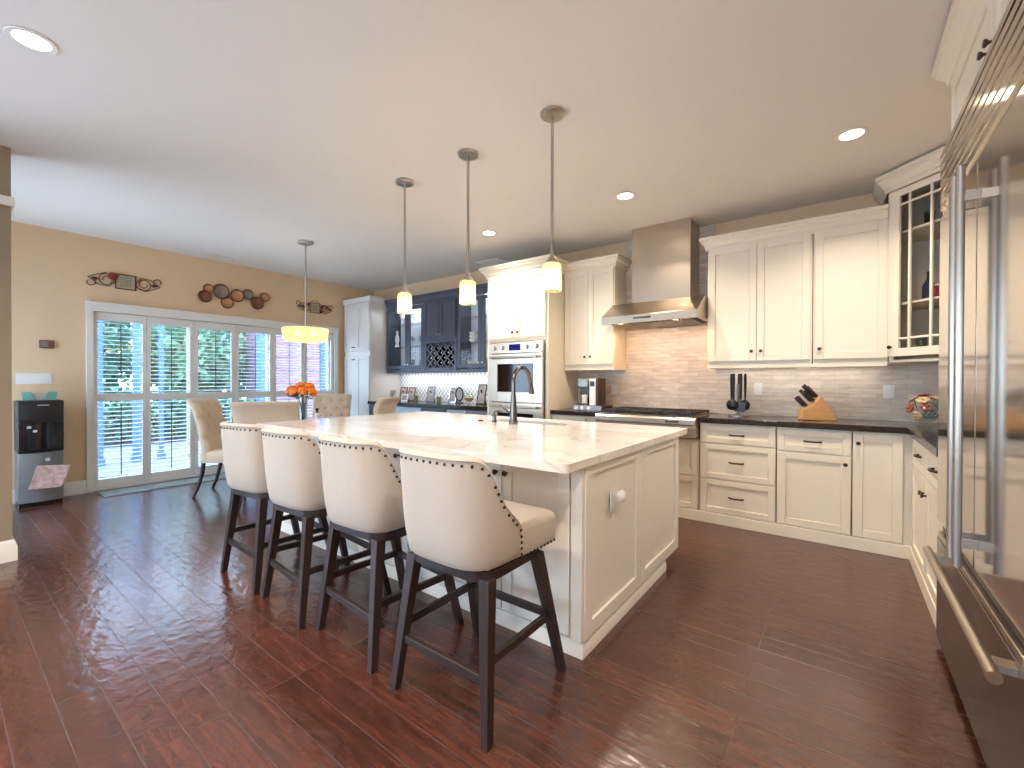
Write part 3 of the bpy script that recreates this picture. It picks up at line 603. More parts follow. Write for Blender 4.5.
# pantry
PX0,PX1,PY=-6.66,-5.96,4.18
t=thing('pantry_cabinet','tall white pantry cabinet in the corner beside the patio door','cabinet',((PX0+PX1)/2,4.48,0)); off=t.location
MB(off).box(PX0,PX1-.002,PY+.021,YB-.003,0,2.52).build('body','pantry',t,bevel=.002)
c=MB(off); 
for a in (.05,): c.box(PX1-.0015,PX1+.010,PY+.03,PY+.09,.12,2.5)
for (za,zb_) in ((.12,1.66),(1.735,2.50)):
    pw=(PX1-PX0-.02)/2
    for k in range(2): door(t,off,(PX0+.008+k*pw,PY+.0205,za),X1,NY,pw,zb_-za-.0,'pantry',None,name='door')
for z in (1.60,1.80):
    pull(t,off,(PX0+.008+pw-.07,PY,z),X1,NY,L=.07)
tag(MB().sweep([(PX0-.035,PY+.018),(PX1-.001,PY+.018),(PX1-.001,BY)],[(0,2.525),(.012,2.525),(.02,2.56),(.02,2.605),(0,2.605)]).box(PX0-.02,PX1-.003,PY+.02,YB-.003,2.522,2.60).build('crown_molding','pantry',ang=15),'plain white fascia on top of the tall pantry','molding')

# bar base cabinets and top
BF=4.17
specs=[(-5.955,-5.372,'navy','slate blue base cabinet beside the pantry'),(-5.37,-4.742,'paleblue','pale blue-fronted drawer cabinet under the bar, left of the blue one'),(-4.74,-4.242,'navy','slate blue base cabinet in the middle of the bar'),(-4.24,-3.872,'paleblue','narrow pale blue-fronted drawer cabinet under the bar'),(-3.87,-3.472,'greyfront','grey-fronted base cabinet next to the oven tower')]
for (a,b_,m_,lb) in specs:
    t,off,fy=cab_y('base_cabinet',lb,'cabinet',a,b_,BF,YB-.003,0,.888,'navy','bar base cabinets')
    door(t,off,(a+.01,fy,.71),X1,NY,b_-a-.02,.165,m_,name='drawer',pl=True,fr=.035,km='silver'); door(t,off,(a+.01,fy,.11),X1,NY,b_-a-.02,.59,m_,(b_-a-.06,.53),km='silver')
tag(MB().box(-5.957,-3.47,4.145,YB-.013,.893,.938).build('bar_countertop','granite',bevel=.004),'dark stone countertop of the bar under the slate blue cabinets','countertop')

# items on the bar
zt=.9385
def frame(label,x,y,w_,h,m,img='photo',tilt=12,rz=0,b_=.014,name='photo_frame',grp='photo frames on the bar'):
    t=thing(name,label,'picture frame',(x,y,zt+.001),rz,grp); T=Matrix.Rotation(R(-tilt),4,'X')
    f=MB(); f.mx=T
    f.box(-w_/2,-w_/2+b_,0,.012,0,h); f.box(w_/2-b_,w_/2,0,.012,0,h); f.box(-w_/2+b_,w_/2-b_,0,.012,0,b_); f.box(-w_/2+b_,w_/2-b_,0,.012,h-b_,h); f.build('border',m,t)
    g=MB(); g.mx=T; g.box(-w_/2+b_,w_/2-b_,.003,.009,b_,h-b_); g.build('picture',img,t)
    s=MB(); s.add([(-.015,.012,h*.7),(.015,.012,h*.7),(.015,.09+h*.1,0),(-.015,.09+h*.1,0),(-.015,.018,h*.7),(.015,.018,h*.7),(.015,.096+h*.1,0),(-.015,.096+h*.1,0)],[(0,1,2,3),(7,6,5,4),(0,4,5,1),(2,6,7,3),(1,5,6,2),(0,3,7,4)]); s.build('stand','black',t)
    return t
frame('small photo frame in curly silver border at the left end of the bar',-5.84,4.52,.11,.17,'silver',rz=.3)
frame('dark red photo frame on the bar, the left one of two',-5.70,4.62,.17,.22,'red')
frame('dark red photo frame on the bar, the right one of two',-5.50,4.62,.16,.22,'red',img='photo')
frame('low white photo frame in front of the right red one',-5.46,4.46,.14,.11,'white')
frame('blue-grey photo frame in the middle of the bar',-5.03,4.60,.17,.24,'blue')
frame('silver photo frame right of the middle of the bar',-4.56,4.60,.15,.24,'silver')
frame('black photo frame at the end of the bar by the oven tower',-3.96,4.55,.15,.28,'black')
for (x,lb) in ((-5.25,'small sage candle holder beside the red photo frames'),(-4.74,'small sage candle holder between the blue-grey and silver frames')):
    lathe_thing('candle_holder',lb,'candle',(x,4.52,zt),[(.0001,0),(.03,0),(.036,.01),(.038,.085),(.034,.085),(.032,.02),(.0001,.02)],'candle','candle holders on the bar',16,[('wax',[(.0001,.02),(.03,.02),(.03,.07),(.0001,.07)],'amberliq')])
t=thing('oval_frame','black oval picture frame standing near the right of the bar','picture frame',(-4.36,4.56,zt+.0005)); f=MB()
pth=[(.07*math.cos(2*PI*i/28),0,.13+.095*math.sin(2*PI*i/28)) for i in range(29)]
f.tube(pth,.012,8,cap=False); f.build('border','black',t)
f=MB(); f.mx=Matrix.Translation((0,0,.13))@Matrix.Diagonal((.065,1,.09,1)); f.cyl((0,-.003,0),(0,.004,0),1,seg=28); f.build('picture','photo',t)
f=MB(); f.box(-.05,.05,-.03,.03,0,.012); f.box(-.008,.008,-.006,.006,.012,.03); f.build('base','black',t)
lathe_thing('glass_globe','clear round glass globe with pale filling on a gold foot, on the bar','vase',(-4.12,4.5,zt),[(.0001,.0),(.035,0),(.02,.012),(.03,.025),(.065,.06),(.075,.10),(.06,.14),(.035,.16),(.033,.158),(.058,.138),(.072,.10),(.06,.06),(.0001,.03)],'clear',None,20,[('filling',[(.0001,.032),(.03,.035),(.058,.065),(.062,.09),(.0001,.10)],'amberliq')])

# ---------------- range top, hood ----------------
RX_0,RX_1=-1.985,-1.018; RF=4.06
t=thing('rangetop','wide stainless gas rangetop with black grates set in the counter','stove',((RX_0+RX_1)/2,4.4,.745)); off=t.location
MB(off).prism([(RF,.78),(RF+.02,.755),(YB-.06,.755),(YB-.06,.938),(RF+.03,.938),(RF,.931),(RF-.012,.916),(RF-.012,.872),(RF,.862)],RX_0+.003,RX_1-.003,axis='X').build('body','steel',t,bevel=.002)
MB(off).box(RX_0+.03,RX_1-.03,RF+.05,YB-.09,.9385,.946).build('burner_tray','dark_steel',t)
for k in range(3):
    g=MB(off); xa=RX_0+.035+k*.303; xb=xa+.293; ya,yb=RF+.055,YB-.10; z=.962
    for (a,b_,c_,d_) in ((xa,xb,ya,ya+.014),(xa,xb,yb-.014,yb),(xa,xa+.014,ya,yb),(xb-.014,xb,ya,yb),(xa,xb,(ya+yb)/2-.007,(ya+yb)/2+.007),((xa+xb)/2-.006,(xa+xb)/2+.006,ya,yb)): g.box(a,b_,c_,d_,z,z+.014)
    for yy in ((ya*.75+yb*.25),(ya*.25+yb*.75)):
        for an in range(8): 
            t_=an*PI/4+PI/8; g.tube([((xa+xb)/2+.045*math.cos(t_),yy+.045*math.sin(t_),z+.01),((xa+xb)/2+.125*math.cos(t_),yy+.125*math.sin(t_),z+.01)],.006,6)
    for (xx,yy) in ((xa+.007,ya+.007),(xb-.007,ya+.007),(xa+.007,yb-.007),(xb-.007,yb-.007)): g.box(xx-.007,xx+.007,yy-.007,yy+.007,.9465,z)
    g.build('grate','blackm',t)
    for yy in ((ya*.75+yb*.25),(ya*.25+yb*.75)):
        MB(off).lathe([(.0001,0),(.05,0),(.05,.012),(.034,.014),(.034,.022),(.0001,.024)],((xa+xb)/2,yy,.9465)).build('burner','blackm',t)
for k in range(6):
    x=RX_0+.12+k*.145; d=MB(off); d.lathe([(.0001,0),(.024,0),(.020,-.03),(.0001,-.032)],(x,RF-.0125,.88),16,'Y'); 
MB(off).box(-1.28,-1.16,RF-.016,RF-.0125,.885,.903).build('badge','dark_steel',t)
# hood
HX0,HX1=-1.957,-1.026; HF=4.13
t=thing('range_hood','large stainless chimney range hood above the rangetop','range hood',((HX0+HX1)/2,4.5,1.82)); off=t.location
c=MB(off); c.prism([(HF,1.835),(HF,1.91),(4.40,2.075),(YB-.014,2.075),(YB-.014,1.835),(YB-.03,1.86),(HF+.03,1.86),(HF+.03,1.835)],HX0,HX1,axis='X')
c.build('canopy','steel',t,bevel=.003)
MB(off).box(-1.762,-1.172,4.45,YB-.014,2.0755,ZC-.002).build('chimney','steel',t,bevel=.002)
c=MB(off)
for k in range(26): x=HX0+.12+k*.0285; c.box(x,x+.014,HF+.12,YB-.12,1.838,1.858)
c.box(HX0+.03,HX1-.03,HF+.031,HF+.10,1.846,1.858)
c.build('baffle_filter','nickel',t)
MB(off).box(HX0+.08,HX1-.05,HF+.105,YB-.06,1.8585,1.8598).build('dark_gap_plate','blackm',t)  # black plate that paints the shade in the gaps between slats
MB(off).box(-1.62,-1.45,HF-.006,HF-.0005,1.868,1.888).build('control_panel','dark_steel',t)
for x in (-1.78,-1.24):
    MB(off).lathe([(.0001,0),(.022,0),(.022,.006),(.0001,.006)],(x,HF+.065,1.840)).build('lamp_lens','led',t)
    ld=bpy.data.lights.new('hood_lamp','SPOT'); ld.energy=HOOD_W; ld.color=(1,.62,.34); ld.spot_size=R(150); ld.spot_blend=.6; ld.shadow_soft_size=.02
    lo=bpy.data.objects.new('hood_lamp',ld); COL.objects.link(lo); lo.parent=t; lo.location=Vector((x,HF+.14,1.822))-off; lo.rotation_euler=(R(28),0,0)

# ---------------- base cabinets, right of and under the range ----------------
CF=4.17
def base(label,x0,x1,z1=.888): return cab_y('base_cabinet',label,'cabinet',x0,x1,CF,YB-.003,0,z1,'cream','cream base cabinets')
t,off,fy=base('cream drawer cabinet under the gas rangetop',RX_0+.002,RX_1-.002,.742)
for (a,b_) in ((.405,.735),(.10,.40)):
    for k in range(2): door(t,off,(RX_0+.01+k*.475,fy,a),X1,NY,.470,b_-a,'cream',name='drawer',pl=True,fr=.05)
t,off,fy=base('cream three-drawer base cabinet just right of the rangetop',-1.016,-.417)
for (a,b_) in ((.715,.875),(.40,.71),(.10,.395)): door(t,off,(-1.003,fy,a),X1,NY,.582,b_-a,'cream',name='drawer',pl=True,fr=.05)
t,off,fy=base('cream base cabinet with one drawer over one door, below the knife block',-.415,.075)
door(t,off,(-.41,fy,.70),X1,NY,.48,.175,'cream',name='drawer',pl=True,fr=.05); door(t,off,(-.41,fy,.10),X1,NY,.48,.595,'cream',(.445,.53))
t,off,fy=base('cream corner base cabinet with a single full-height door',.077,.985)
door(t,off,(.08,fy,.10),X1,NY,.285,.775,'cream',(.03,.70))
t,off,fy=base('narrow cream base cabinet beside the oven tower',-2.583,-2.152)
door(t,off,(-2.578,fy,.70),X1,NY,.42,.175,'cream',name='drawer',pl=True,fr=.05); door(t,off,(-2.578,fy,.10),X1,NY,.42,.595,'cream',(.385,.53))
t,off,fy=base('slim cream base cabinet between the oven-side drawers and the rangetop',-2.150,-1.988)
door(t,off,(-2.146,fy,.70),X1,NY,.15,.175,'cream',name='drawer',pl=True,fr=.03); door(t,off,(-2.146,fy,.10),X1,NY,.15,.595,'cream',fr=.03)
# right run (faces -X)
FX=.403; UY=(0,-1,0); NX=(-1,0,0)
def base_x(label,y0,y1):
    t=thing('base_cabinet',label,'cabinet',(.72,(y0+y1)/2,0),0,'cream base cabinets'); off=t.location
    MB(off).box(FX+.021,XR-.003,y0+.0015,y1-.0015,0,.888).build('body','cream',t,bevel=.002); return t,off
t,off=base_x('cream base cabinet on the right wall, next to the corner',3.495,4.145)
door(t,off,(FX+.0205,4.08,.70),UY,NX,.575,.175,'cream',name='drawer',pl=True,fr=.05); door(t,off,(FX+.0205,4.08,.10),UY,NX,.575,.595,'cream',(.54,.50))
t,off=base_x('cream base cabinet on the right wall, against the refrigerator',2.955,3.493)
door(t,off,(FX+.0205,3.49,.70),UY,NX,.53,.175,'cream',name='drawer',pl=True,fr=.05); door(t,off,(FX+.0205,3.49,.10),UY,NX,.53,.595,'cream',(.035,.50))
# plinth
tag(MB().box(-1.984,.41,CF-.004,CF+.018,0,.094).box(FX-.004,FX+.018,2.96,CF-.005,0,.094).build('plinth','cream',bevel=.003),'cream plinth board along the bottom of the base cabinets','plinth')
# counters
tag(MB().prism([(-1.0165,4.148),(.38,4.148),(.38,2.956),(XR-.014,2.956),(XR-.014,YB-.014),(-1.0165,YB-.014)],.893,.938).build('countertop','granite',bevel=.004),'dark granite L-shaped countertop from the rangetop round to the refrigerator','countertop')
tag(MB().box(-2.584,-1.9865,4.148,YB-.014,.893,.938).build('countertop','granite',bevel=.004),'short dark granite countertop between the oven tower and the rangetop','countertop')

# ---------------- refrigerator ----------------
FY0,FY1,FXf=1.50,2.93,.38; FS=2.205
t=thing('refrigerator','large stainless built-in refrigerator with louvred top grille and bottom freezer drawer','refrigerator',(.7,(FY0+FY1)/2,0)); off=t.location
MB(off).box(FXf+.06,XR-.003,FY0,FY1,.0,2.365).build('body','steel',t)
MB(off).box(FXf+.05,FXf+.10,FY0+.01,FY1-.01,.0,.03).build('kick_plate','black',t)
for (a,b_) in ((FY0+.003,FS-.004),(FS+.004,FY1-.003)):
    d=MB(off).box(FXf,FXf+.055,a,b_,.60,2.045).build('door','fridge_steel',t,bevel=.006,seg=3)
    hy=FS-.052 if b_<FS+.001 else FS+.052
    h=MB(off); h.cyl((FXf-.05,hy,.615),(FXf-.05,hy,2.01),.0125,seg=20)
    for z in (.70,1.90): h.box(FXf-.05,FXf-.0005,hy-.008,hy+.008,z-.015,z+.015)
    h.build('handle','nickel',d)
d=MB(off).box(FXf,FXf+.055,FY0+.003,FY1-.003,.035,.515).build('freezer_drawer','dark_steel',t,bevel=.004,seg=3)
MB(off).box(FXf+.003,FXf+.058,FY0+.006,FY1-.006,.518,.545).build('drawer_lip','steel',t,bevel=.003)
MB(off).box(FXf+.02,FXf+.059,FY0+.006,FY1-.006,.548,.597).build('gasket','black',t)
h=MB(off); h.cyl((FXf-.055,1.655,.492),(FXf-.055,2.745,.492),.0165,seg=20)
for y in (1.74,2.66): h.box(FXf-.06,FXf-.0005,y-.025,y+.025,.482,.502)
h.build('handle','steel',d)
g=MB(off); g.box(FXf+.035,FXf+.058,FY0+.003,FY1-.003,2.055,2.362)
for k in range(7):
    z=2.075+k*.041; g.prism([(FXf,z),(FXf+.035,z+.018),(FXf+.035,z+.030),(FXf+.004,z+.010)],FY0+.003,FY1-.003,axis='Y') if False else g.add([(FXf,FY0+.003,z),(FXf+.035,FY0+.003,z+.018),(FXf+.035,FY0+.003,z+.034),(FXf,FY0+.003,z+.026),(FXf,FY1-.003,z),(FXf+.035,FY1-.003,z+.018),(FXf+.035,FY1-.003,z+.034),(FXf,FY1-.003,z+.026)],[(0,1,5,4),(1,2,6,5),(2,3,7,6),(3,0,4,7),(0,3,2,1),(4,5,6,7)])
g.build('grille','fridge_steel',t)
# cabinet above the refrigerator
t=thing('over_refrigerator_cabinet','cream double-door cabinet above the refrigerator with two bronze knobs','cabinet',(.7,2.24,2.368),0); off=t.location
MB(off).box(.441,XR-.003,1.50,3.0,2.368,2.74).build('body','cream',t,bevel=.002)
door(t,off,(.4405,2.965,2.385),UY,NX,.70,.315,'cream',(.665,.06)); door(t,off,(.4405,2.262,2.385),UY,NX,.70,.315,'cream',(.035,.06))
tag(MB().sweep([(XR-.1,3.001),(.440,3.001),(.440,1.50)],[(-a-.001 if False else a+.001,z) for a,z in [(0,2.695),(.014,2.695),(.014,2.72),(.026,2.724),(.028,2.742),(.044,2.766),(.062,2.784),(.062,2.804),(.075,2.808),(.075,2.84),(0,2.84)]][::1]).build('crown_molding','cream',ang=15),'cream crown molding above the refrigerator cabinet, close to the ceiling','molding')
tag(MB().box(.42,XR-.003,2.934,2.952,0,2.366).build('refrigerator_side_panel','cream'),'cream side panel between the refrigerator and the base cabinets','panel')

# ---------------- counter items ----------------
zt=.9385
# coffee maker on pod drawer
t=thing('pod_drawer','dark bronze coffee pod drawer under the coffee maker','drawer box',(-2.19,4.42,zt)); 
MB().box(-.17,.17,-.14,.14,0,.060).build('body','dark_steel',t,bevel=.004); MB().box(-.165,.165,-.147,-.1405,.006,.054).build('drawer_front','dark_steel',t); 
for x in (-.13,-.06,.02): MB().lathe([(.0001,0),(.02,0),(.02,.006),(.0001,.006)],(x,-.153,.030),12,'Y').build('pod','white',t)
t=thing('coffee_maker','white and black single-serve coffee maker on the pod drawer','coffee maker',(-2.21,4.42,zt+.0605)); t.scale=(.82,.85,.93) 
c=MB(); c.box(-.15,.02,-.02,.12,0,.30); c.build('body','black',t,bevel=.01)
c=MB(); c.box(-.145,.015,-.13,.0,.20,.31); c.build('brew_head','dispgrey',t,bevel=.02,seg=3)
MB().box(-.14,.01,-.13,-.02,.0,.02).build('drip_tray','black',t,bevel=.003)
MB().box(.022,.115,-.11,.11,.0,.31).build('water_tank','white',t,bevel=.008); MB().box(.035,.10,-.113,-.1105,.22,.28).build('screen','black',t)
MB().box(.117,.155,-.11,.11,.0,.315).build('side_panel','bronze',t,bevel=.005)
MB().lathe([(.0001,0),(.035,0),(.042,.10),(.038,.10),(.032,.006),(.0001,.006)],(-.065,-.07,.0205)).build('cup','white',t)
# utensil holder
t=thing('utensil_holder','clear low utensil stand holding black cooking tools, right of the rangetop','utensil holder',(-.76,4.52,zt)); 
MB().lathe([(.0001,0),(.085,0),(.085,.012),(.03,.02),(.012,.03),(.012,.30),(.0001,.30)]).build('stand','dispgrey',t)
for i,(dx,dy,kind) in enumerate(((-.055,0,'ladle'),(-.03,-.04,'spoon'),(.03,-.035,'spatula'),(.06,.0,'slotted_spoon'),(0,.05,'masher'))):
    u=thing(kind,'black %s hanging %s on the utensil stand'%(kind.replace('_',' '),['at the left','left of centre','right of centre','at the right','at the back'][i]),'kitchen utensil',(-.76+dx,4.52+dy,zt+.02))
    c=MB(); c.tube([(0,0,.14),(0,0,.33),(0,0,.375)],[.008,.013,.010],8); c.build('handle','black',u)
    c=MB()
    if kind in('ladle','spoon','slotted_spoon'): c.sphere((0,-.008,.085),.042,12,8,(1,.45,1.2)); c.tube([(0,0,.12),(0,0,.142)],.006,8)
    else: c.box(-.036,.036,-.004,.004,.02,.11); c.tube([(0,0,.109),(0,0,.142)],.006,8)
    c.build('head','black',u)
# knife block : local x axis leans
t=thing('knife_block','slanted light wood knife block on the dark counter','knife block',(-.155,4.50,zt),R(22)); 
poly=[(-.12,0),(.13,0),(.015,.205),(.008,.207),(-.045,.130),(-.118,.088)]
MB().prism(poly,-.055,.055,axis='Y').build('body','wood',t,bevel=.004)
MB().prism([(-.124,.003),(.02,.003),(-.05,.128),(-.122,.084)],-.0585,.0585,axis='Y').build('front_tier','wood',t,bevel=.003)
sd=Vector((-.165,0,.13)).normalized()   # knives point up-left out of the slanted face
fn=Vector((.165,0,.13)).normalized(); k=0
names=['topmost','second','third','fourth','fifth','sixth','seventh','eighth','lowest']
for row in range(3):
    for col in range(3):
        base_p=Vector(((-.006,0,.188),(-.03,0,.153),(-.082,0,.110))[row])+Vector((0,-.036+col*.036,0)); ax=Vector((-.66,0,.75)).normalized()
        Ln=.115-.012*row+.008*((col*2+row)%3)
        u=thing('knife','black-handled knife in the %s row of the wooden block, %s'%(['upper','middle','lower'][row],['nearest the viewer','in the middle','nearest the wall'][col]),'knife',Vector((-.155,4.50,zt))+Matrix.Rotation(R(22),3,'Z')@base_p,R(22),'knives in the wooden block')
        c=MB(); side=Vector((0,1,0)); up=ax.cross(side)
        c.obox((0,0,0)+ax*.004 if False else ax*.012,side,up,ax,-.009,.009,-.013,.013,0,Ln); c.build('handle','espresso',u,bevel=.004)
        c=MB(); c.obox(ax*-.02,side,up,ax,-.002,.002,-.008,.008,0,.031); c.build('bolster','silver',u)
# art glass flowers in the corner
t=thing('glass_flower_bouquet','round bouquet of red, gold and grey glass flowers in the counter corner','ornament',(.50,4.38,zt))
c=MB(); c.lathe([(.0001,0),(.05,0),(.035,.012),(.03,.03),(.06,.05),(.085,.09),(.08,.09),(.05,.054),(.0001,.035)]); c.build('bowl','clear',t)
random.seed(4)
fl=[(-.085,-.04,.13,'petalr'),(.01,-.09,.10,'petalg'),(.075,-.06,.09,'petalr'),(-.02,-.06,.19,'petaly'),(.05,.0,.20,'petaly'),(-.06,.03,.19,'petaly'),(.09,.03,.15,'petalg'),(0,-.085,.145,'petalr'),(-.05,-.06,.075,'petaly'),(.04,-.075,.15,'petalg'),(0,.02,.22,'petalr')]
for (x,y,z,m_) in fl:
    c=MB(); d=Vector((x,y,z-.10)); d.normalize(); c.mx=Matrix.Translation((x,y,z))@d.to_track_quat('Z','Y').to_matrix().to_4x4()
    for i in range(6): a=i*PI/3; c.sphere((.022*math.cos(a),.022*math.sin(a),.004),.019,8,6,(1,1,.45))
    c.sphere((0,0,.01),.012,8,6); c.build('flower',m_,t)
    c=MB(); c.tube([(x*.3,y*.3,.06),(x*.7,y*.7,(z+.06)/2),(x*.95,y*.95,z-.006)],.003,6); c.build('stem','petalg',t)
tag(MB().sphere((.72,4.16,zt+.021),.022,12,8,(1.8,1,.95)).build('black_stone','black'),'small black lump on the granite counter beside the refrigerator','ornament')

# outlets
def outlet(label,x,z,nrm='Y',y=None,cat='outlet'):
    if nrm=='Y':
        t=thing('outlet_plate',label,cat,(x,y,z)); MB().box(-.036,.036,-.008,0,-.058,.058).build('plate','white',t,bevel=.003)
        for dz in (-.022,.022):
            r=MB(); r.box(-.016,.016,-.0105,-.0085,dz-.016,dz+.016); r.build('socket','frost',t)
    return t
outlet('white outlet plate on the stone backsplash right of the utensils',-.63,1.19,y=YB-.0125)
outlet('white outlet plate on the stone backsplash near the corner',.325,1.18,y=YB-.0125)
outlet('white outlet plate behind the coffee maker',-2.10,1.16,y=YB-.0125)

# ---------------- island ----------------
IX0,IX1,IY0,IY1=-3.80,-.93,1.76,3.21; ZI=.872
t=thing('kitchen_island','large white kitchen island base with shaker panels','kitchen island',((IX0+IX1)/2,2.45,0)); off=t.location
SX0,SX1,SY0,SY1=-2.50,-1.72,2.95,3.17
c=MB(off); c.box(IX0,IX1-.012,IY0+.021,2.90,.074,ZI); c.box(IX0,SX0-.03,2.90,IY1-.02,.074,ZI); c.box(SX1+.03,IX1-.012,2.90,IY1-.02,.074,ZI); c.box(SX0-.03,SX1+.03,2.90,IY1-.02,.074,.60)
c.build('body','island',t)
# end panels (face +X)
def panel_x(y0,y1,z0,z1,x,nm='end_panel'):
    mb=door_mb(MB(off),(x,y0,z0),(0,1,0),(1,0,0),y1-y0,z1-z0,t=.024,fr=.07,rec=.012,ft=.046); return mb.build(nm,'island',t,bevel=.002)
ep=panel_x(1.785,2.475,.076,ZI,IX1-.0118); panel_x(2.4765,IY1,.076,ZI,IX1-.0118)
panel_x(1.785,IY1,.076,ZI,IX0-.0245)
MB(off).box(IX1-.05,IX1+.006,IY0-.004,1.7835,.076,ZI).build('corner_post','island',t,bevel=.003)
c=MB(off); c.sweep([(IX0+.0,IY0+.018),(IX1-.004,IY0+.018),(IX1-.004,2.95)],[(-.03,0),(.014,0),(.014,.045),(.009,.055),(.009,.066),(.005,.073),(-.03,.073)]); c.build('base_molding','island',t)
MB(off).box(IX0+.05,IX1-.06,2.96,3.12,0,.073).build('toe_kick','island',t)
nd=7; dw=(IX1-.055-(IX0+.03))/nd
for k in range(nd):
    x=IX0+.03+k*dw; door(t,off,(x,IY0+.0205,.085),X1,NY,dw-.004,ZI-.095,'island',(.03 if k%2==0 else dw-.034,.705))
# back side fronts
for k in range(6): 
    x=IX1-.05-k*.47
    if x-.46>IX0: door(t,off,(x,IY1-.0195,.09),(-1,0,0),(0,1,0),.46,ZI-.10,'island',(.03,.66))
# outlet plate and plug on the end
o_=thing('outlet_plate','white outlet plate on the end panel of the island','outlet',(-.9175,2.08,.66)); 
MB().box(.0005,.006,-.038,.038,-.06,.06).build('plate','white',o_,bevel=.002)
for dz in (-.025,.025): MB().box(.006,.0075,-.016,.016,dz-.015,dz+.015).build('socket','frost',o_)
p_=thing('plug_in_freshener','small white plug-in device in the island outlet','plug',(-.91,2.11,.675)); c=MB(); c.sphere((.026,0,0),.030,16,10,(.75,1,1.05)); c.box(.001,.02,-.014,.014,-.018,.018); c.build('body','white',p_)
# countertop with sink cutout
def rounded(x0,x1,y0,y1,r,n=6):
    pts=[]
    for (cx_,cy_,a0) in ((x1-r,y0+r,-90),(x1-r,y1-r,0),(x0+r,y1-r,90),(x0+r,y0+r,180)):
        for i in range(n+1): a=R(a0+90*i/n); pts.append((cx_+r*math.cos(a),cy_+r*math.sin(a)))
    return pts
def slab_hole(name,m,outer,inner,z0,z1,**k):
    bm=bmesh.new(); es=[]
    for loop in (outer,inner):
        vs=[bm.verts.new((x,y,z1)) for x,y in loop]
        es+= [bm.edges.new((vs[i],vs[(i+1)%len(vs)])) for i in range(len(vs))]
    bmesh.ops.triangle_fill(bm,edges=es,use_beauty=True)
    fs=[f for f in bm.faces]
    r=bmesh.ops.extrude_face_region(bm,geom=fs); 
    for v in [g for g in r['geom'] if isinstance(g,bmesh.types.BMVert)]: v.co.z=z0
    bmesh.ops.recalc_face_normals(bm,faces=bm.faces)
    me=bpy.data.meshes.new(name); bm.to_mesh(me); bm.free(); me.materials.append(M[m]); o=bpy.data.objects.new(name,me); COL.objects.link(o)
    b=o.modifiers.new('bevel','BEVEL'); b.width=.006; b.segments=3; b.limit_method='ANGLE'; b.angle_limit=R(60)
    return o
tag(slab_hole('island_countertop','marble',rounded(-3.79,-.903,1.583,3.395,.03),rounded(SX0,SX1,SY0,SY1,.03),ZI+.001,ZI+.040),'large white marble countertop on the island','countertop')
ZT=ZI+.0405
t=thing('sink','undermount stainless sink in the far side of the island top','sink',((SX0+SX1)/2,(SY0+SY1)/2,.65)); off=t.location
c=MB(off); a=.012
c.box(SX0-a,SX0,SY0-a,SY1+a,.65,ZI); c.box(SX1,SX1+a,SY0-a,SY1+a,.65,ZI); c.box(SX0,SX1,SY0-a,SY0,.65,ZI); c.box(SX0,SX1,SY1,SY1+a,.65,ZI); c.box(SX0-a,SX1+a,SY0-a,SY1+a,.638,.65); c.build('basin','steel',t)
MB(off).lathe([(.0001,0),(.045,0),(.045,.004),(.0001,.002)],((SX0+SX1)/2,(SY0+SY1)/2,.6505)).build('drain','dark_steel',t)
t=thing('faucet','dark nickel gooseneck faucet on the island','faucet',(-2.10,2.82,ZT)); c=MB()
c.lathe([(.0001,0),(.036,0),(.038,.01),(.030,.06),(.024,.17),(.020,.24),(.0001,.24)],seg=24); c.build('base','faucet',t)
c=MB(); pts=[(0,0,.235),(0,0,.34)]; 
for i in range(1,13): a=PI*i/12*.93; pts.append((0,.115-.115*math.cos(a),.34+.118*math.sin(a)))
e_=pts[-1]; pts+= [(0,e_[1]+.012,e_[2]-.03)]
c.tube(pts,.0175,14); c.build('spout','faucet',t)
c=MB(); c.tube([(0,e_[1]+.0125,e_[2]-.032),(0,e_[1]+.025,e_[2]-.075),(0,e_[1]+.035,e_[2]-.125)],[.017,.021,.025],14); c.build('spray_head','faucet',t)
c=MB(); c.tube([(-.03,0,.10),(-.06,0,.105),(-.14,0,.15)],[.010,.009,.006],8); c.build('lever','faucet',t)
t=thing('soap_dispenser','small dark nickel soap pump left of the faucet','soap dispenser',(-2.33,2.86,ZT)); 
MB().lathe([(.0001,0),(.022,0),(.02,.01),(.016,.03),(.019,.05),(.015,.062),(.0001,.062)],seg=18).build('body','faucet',t)
c=MB(); c.tube([(0,0,.0625),(0,0,.085),(0,.02,.092),(0,.09,.085)],[.008,.008,.007,.005],8); c.build('nozzle','faucet',t)
tag(MB().lathe([(.0001,0),(.026,0),(.026,.006),(.018,.009),(.0001,.009)],(-2.48,2.86,ZT),18).build('disposal_button','faucet'),'low round metal push button left of the soap pump','button')

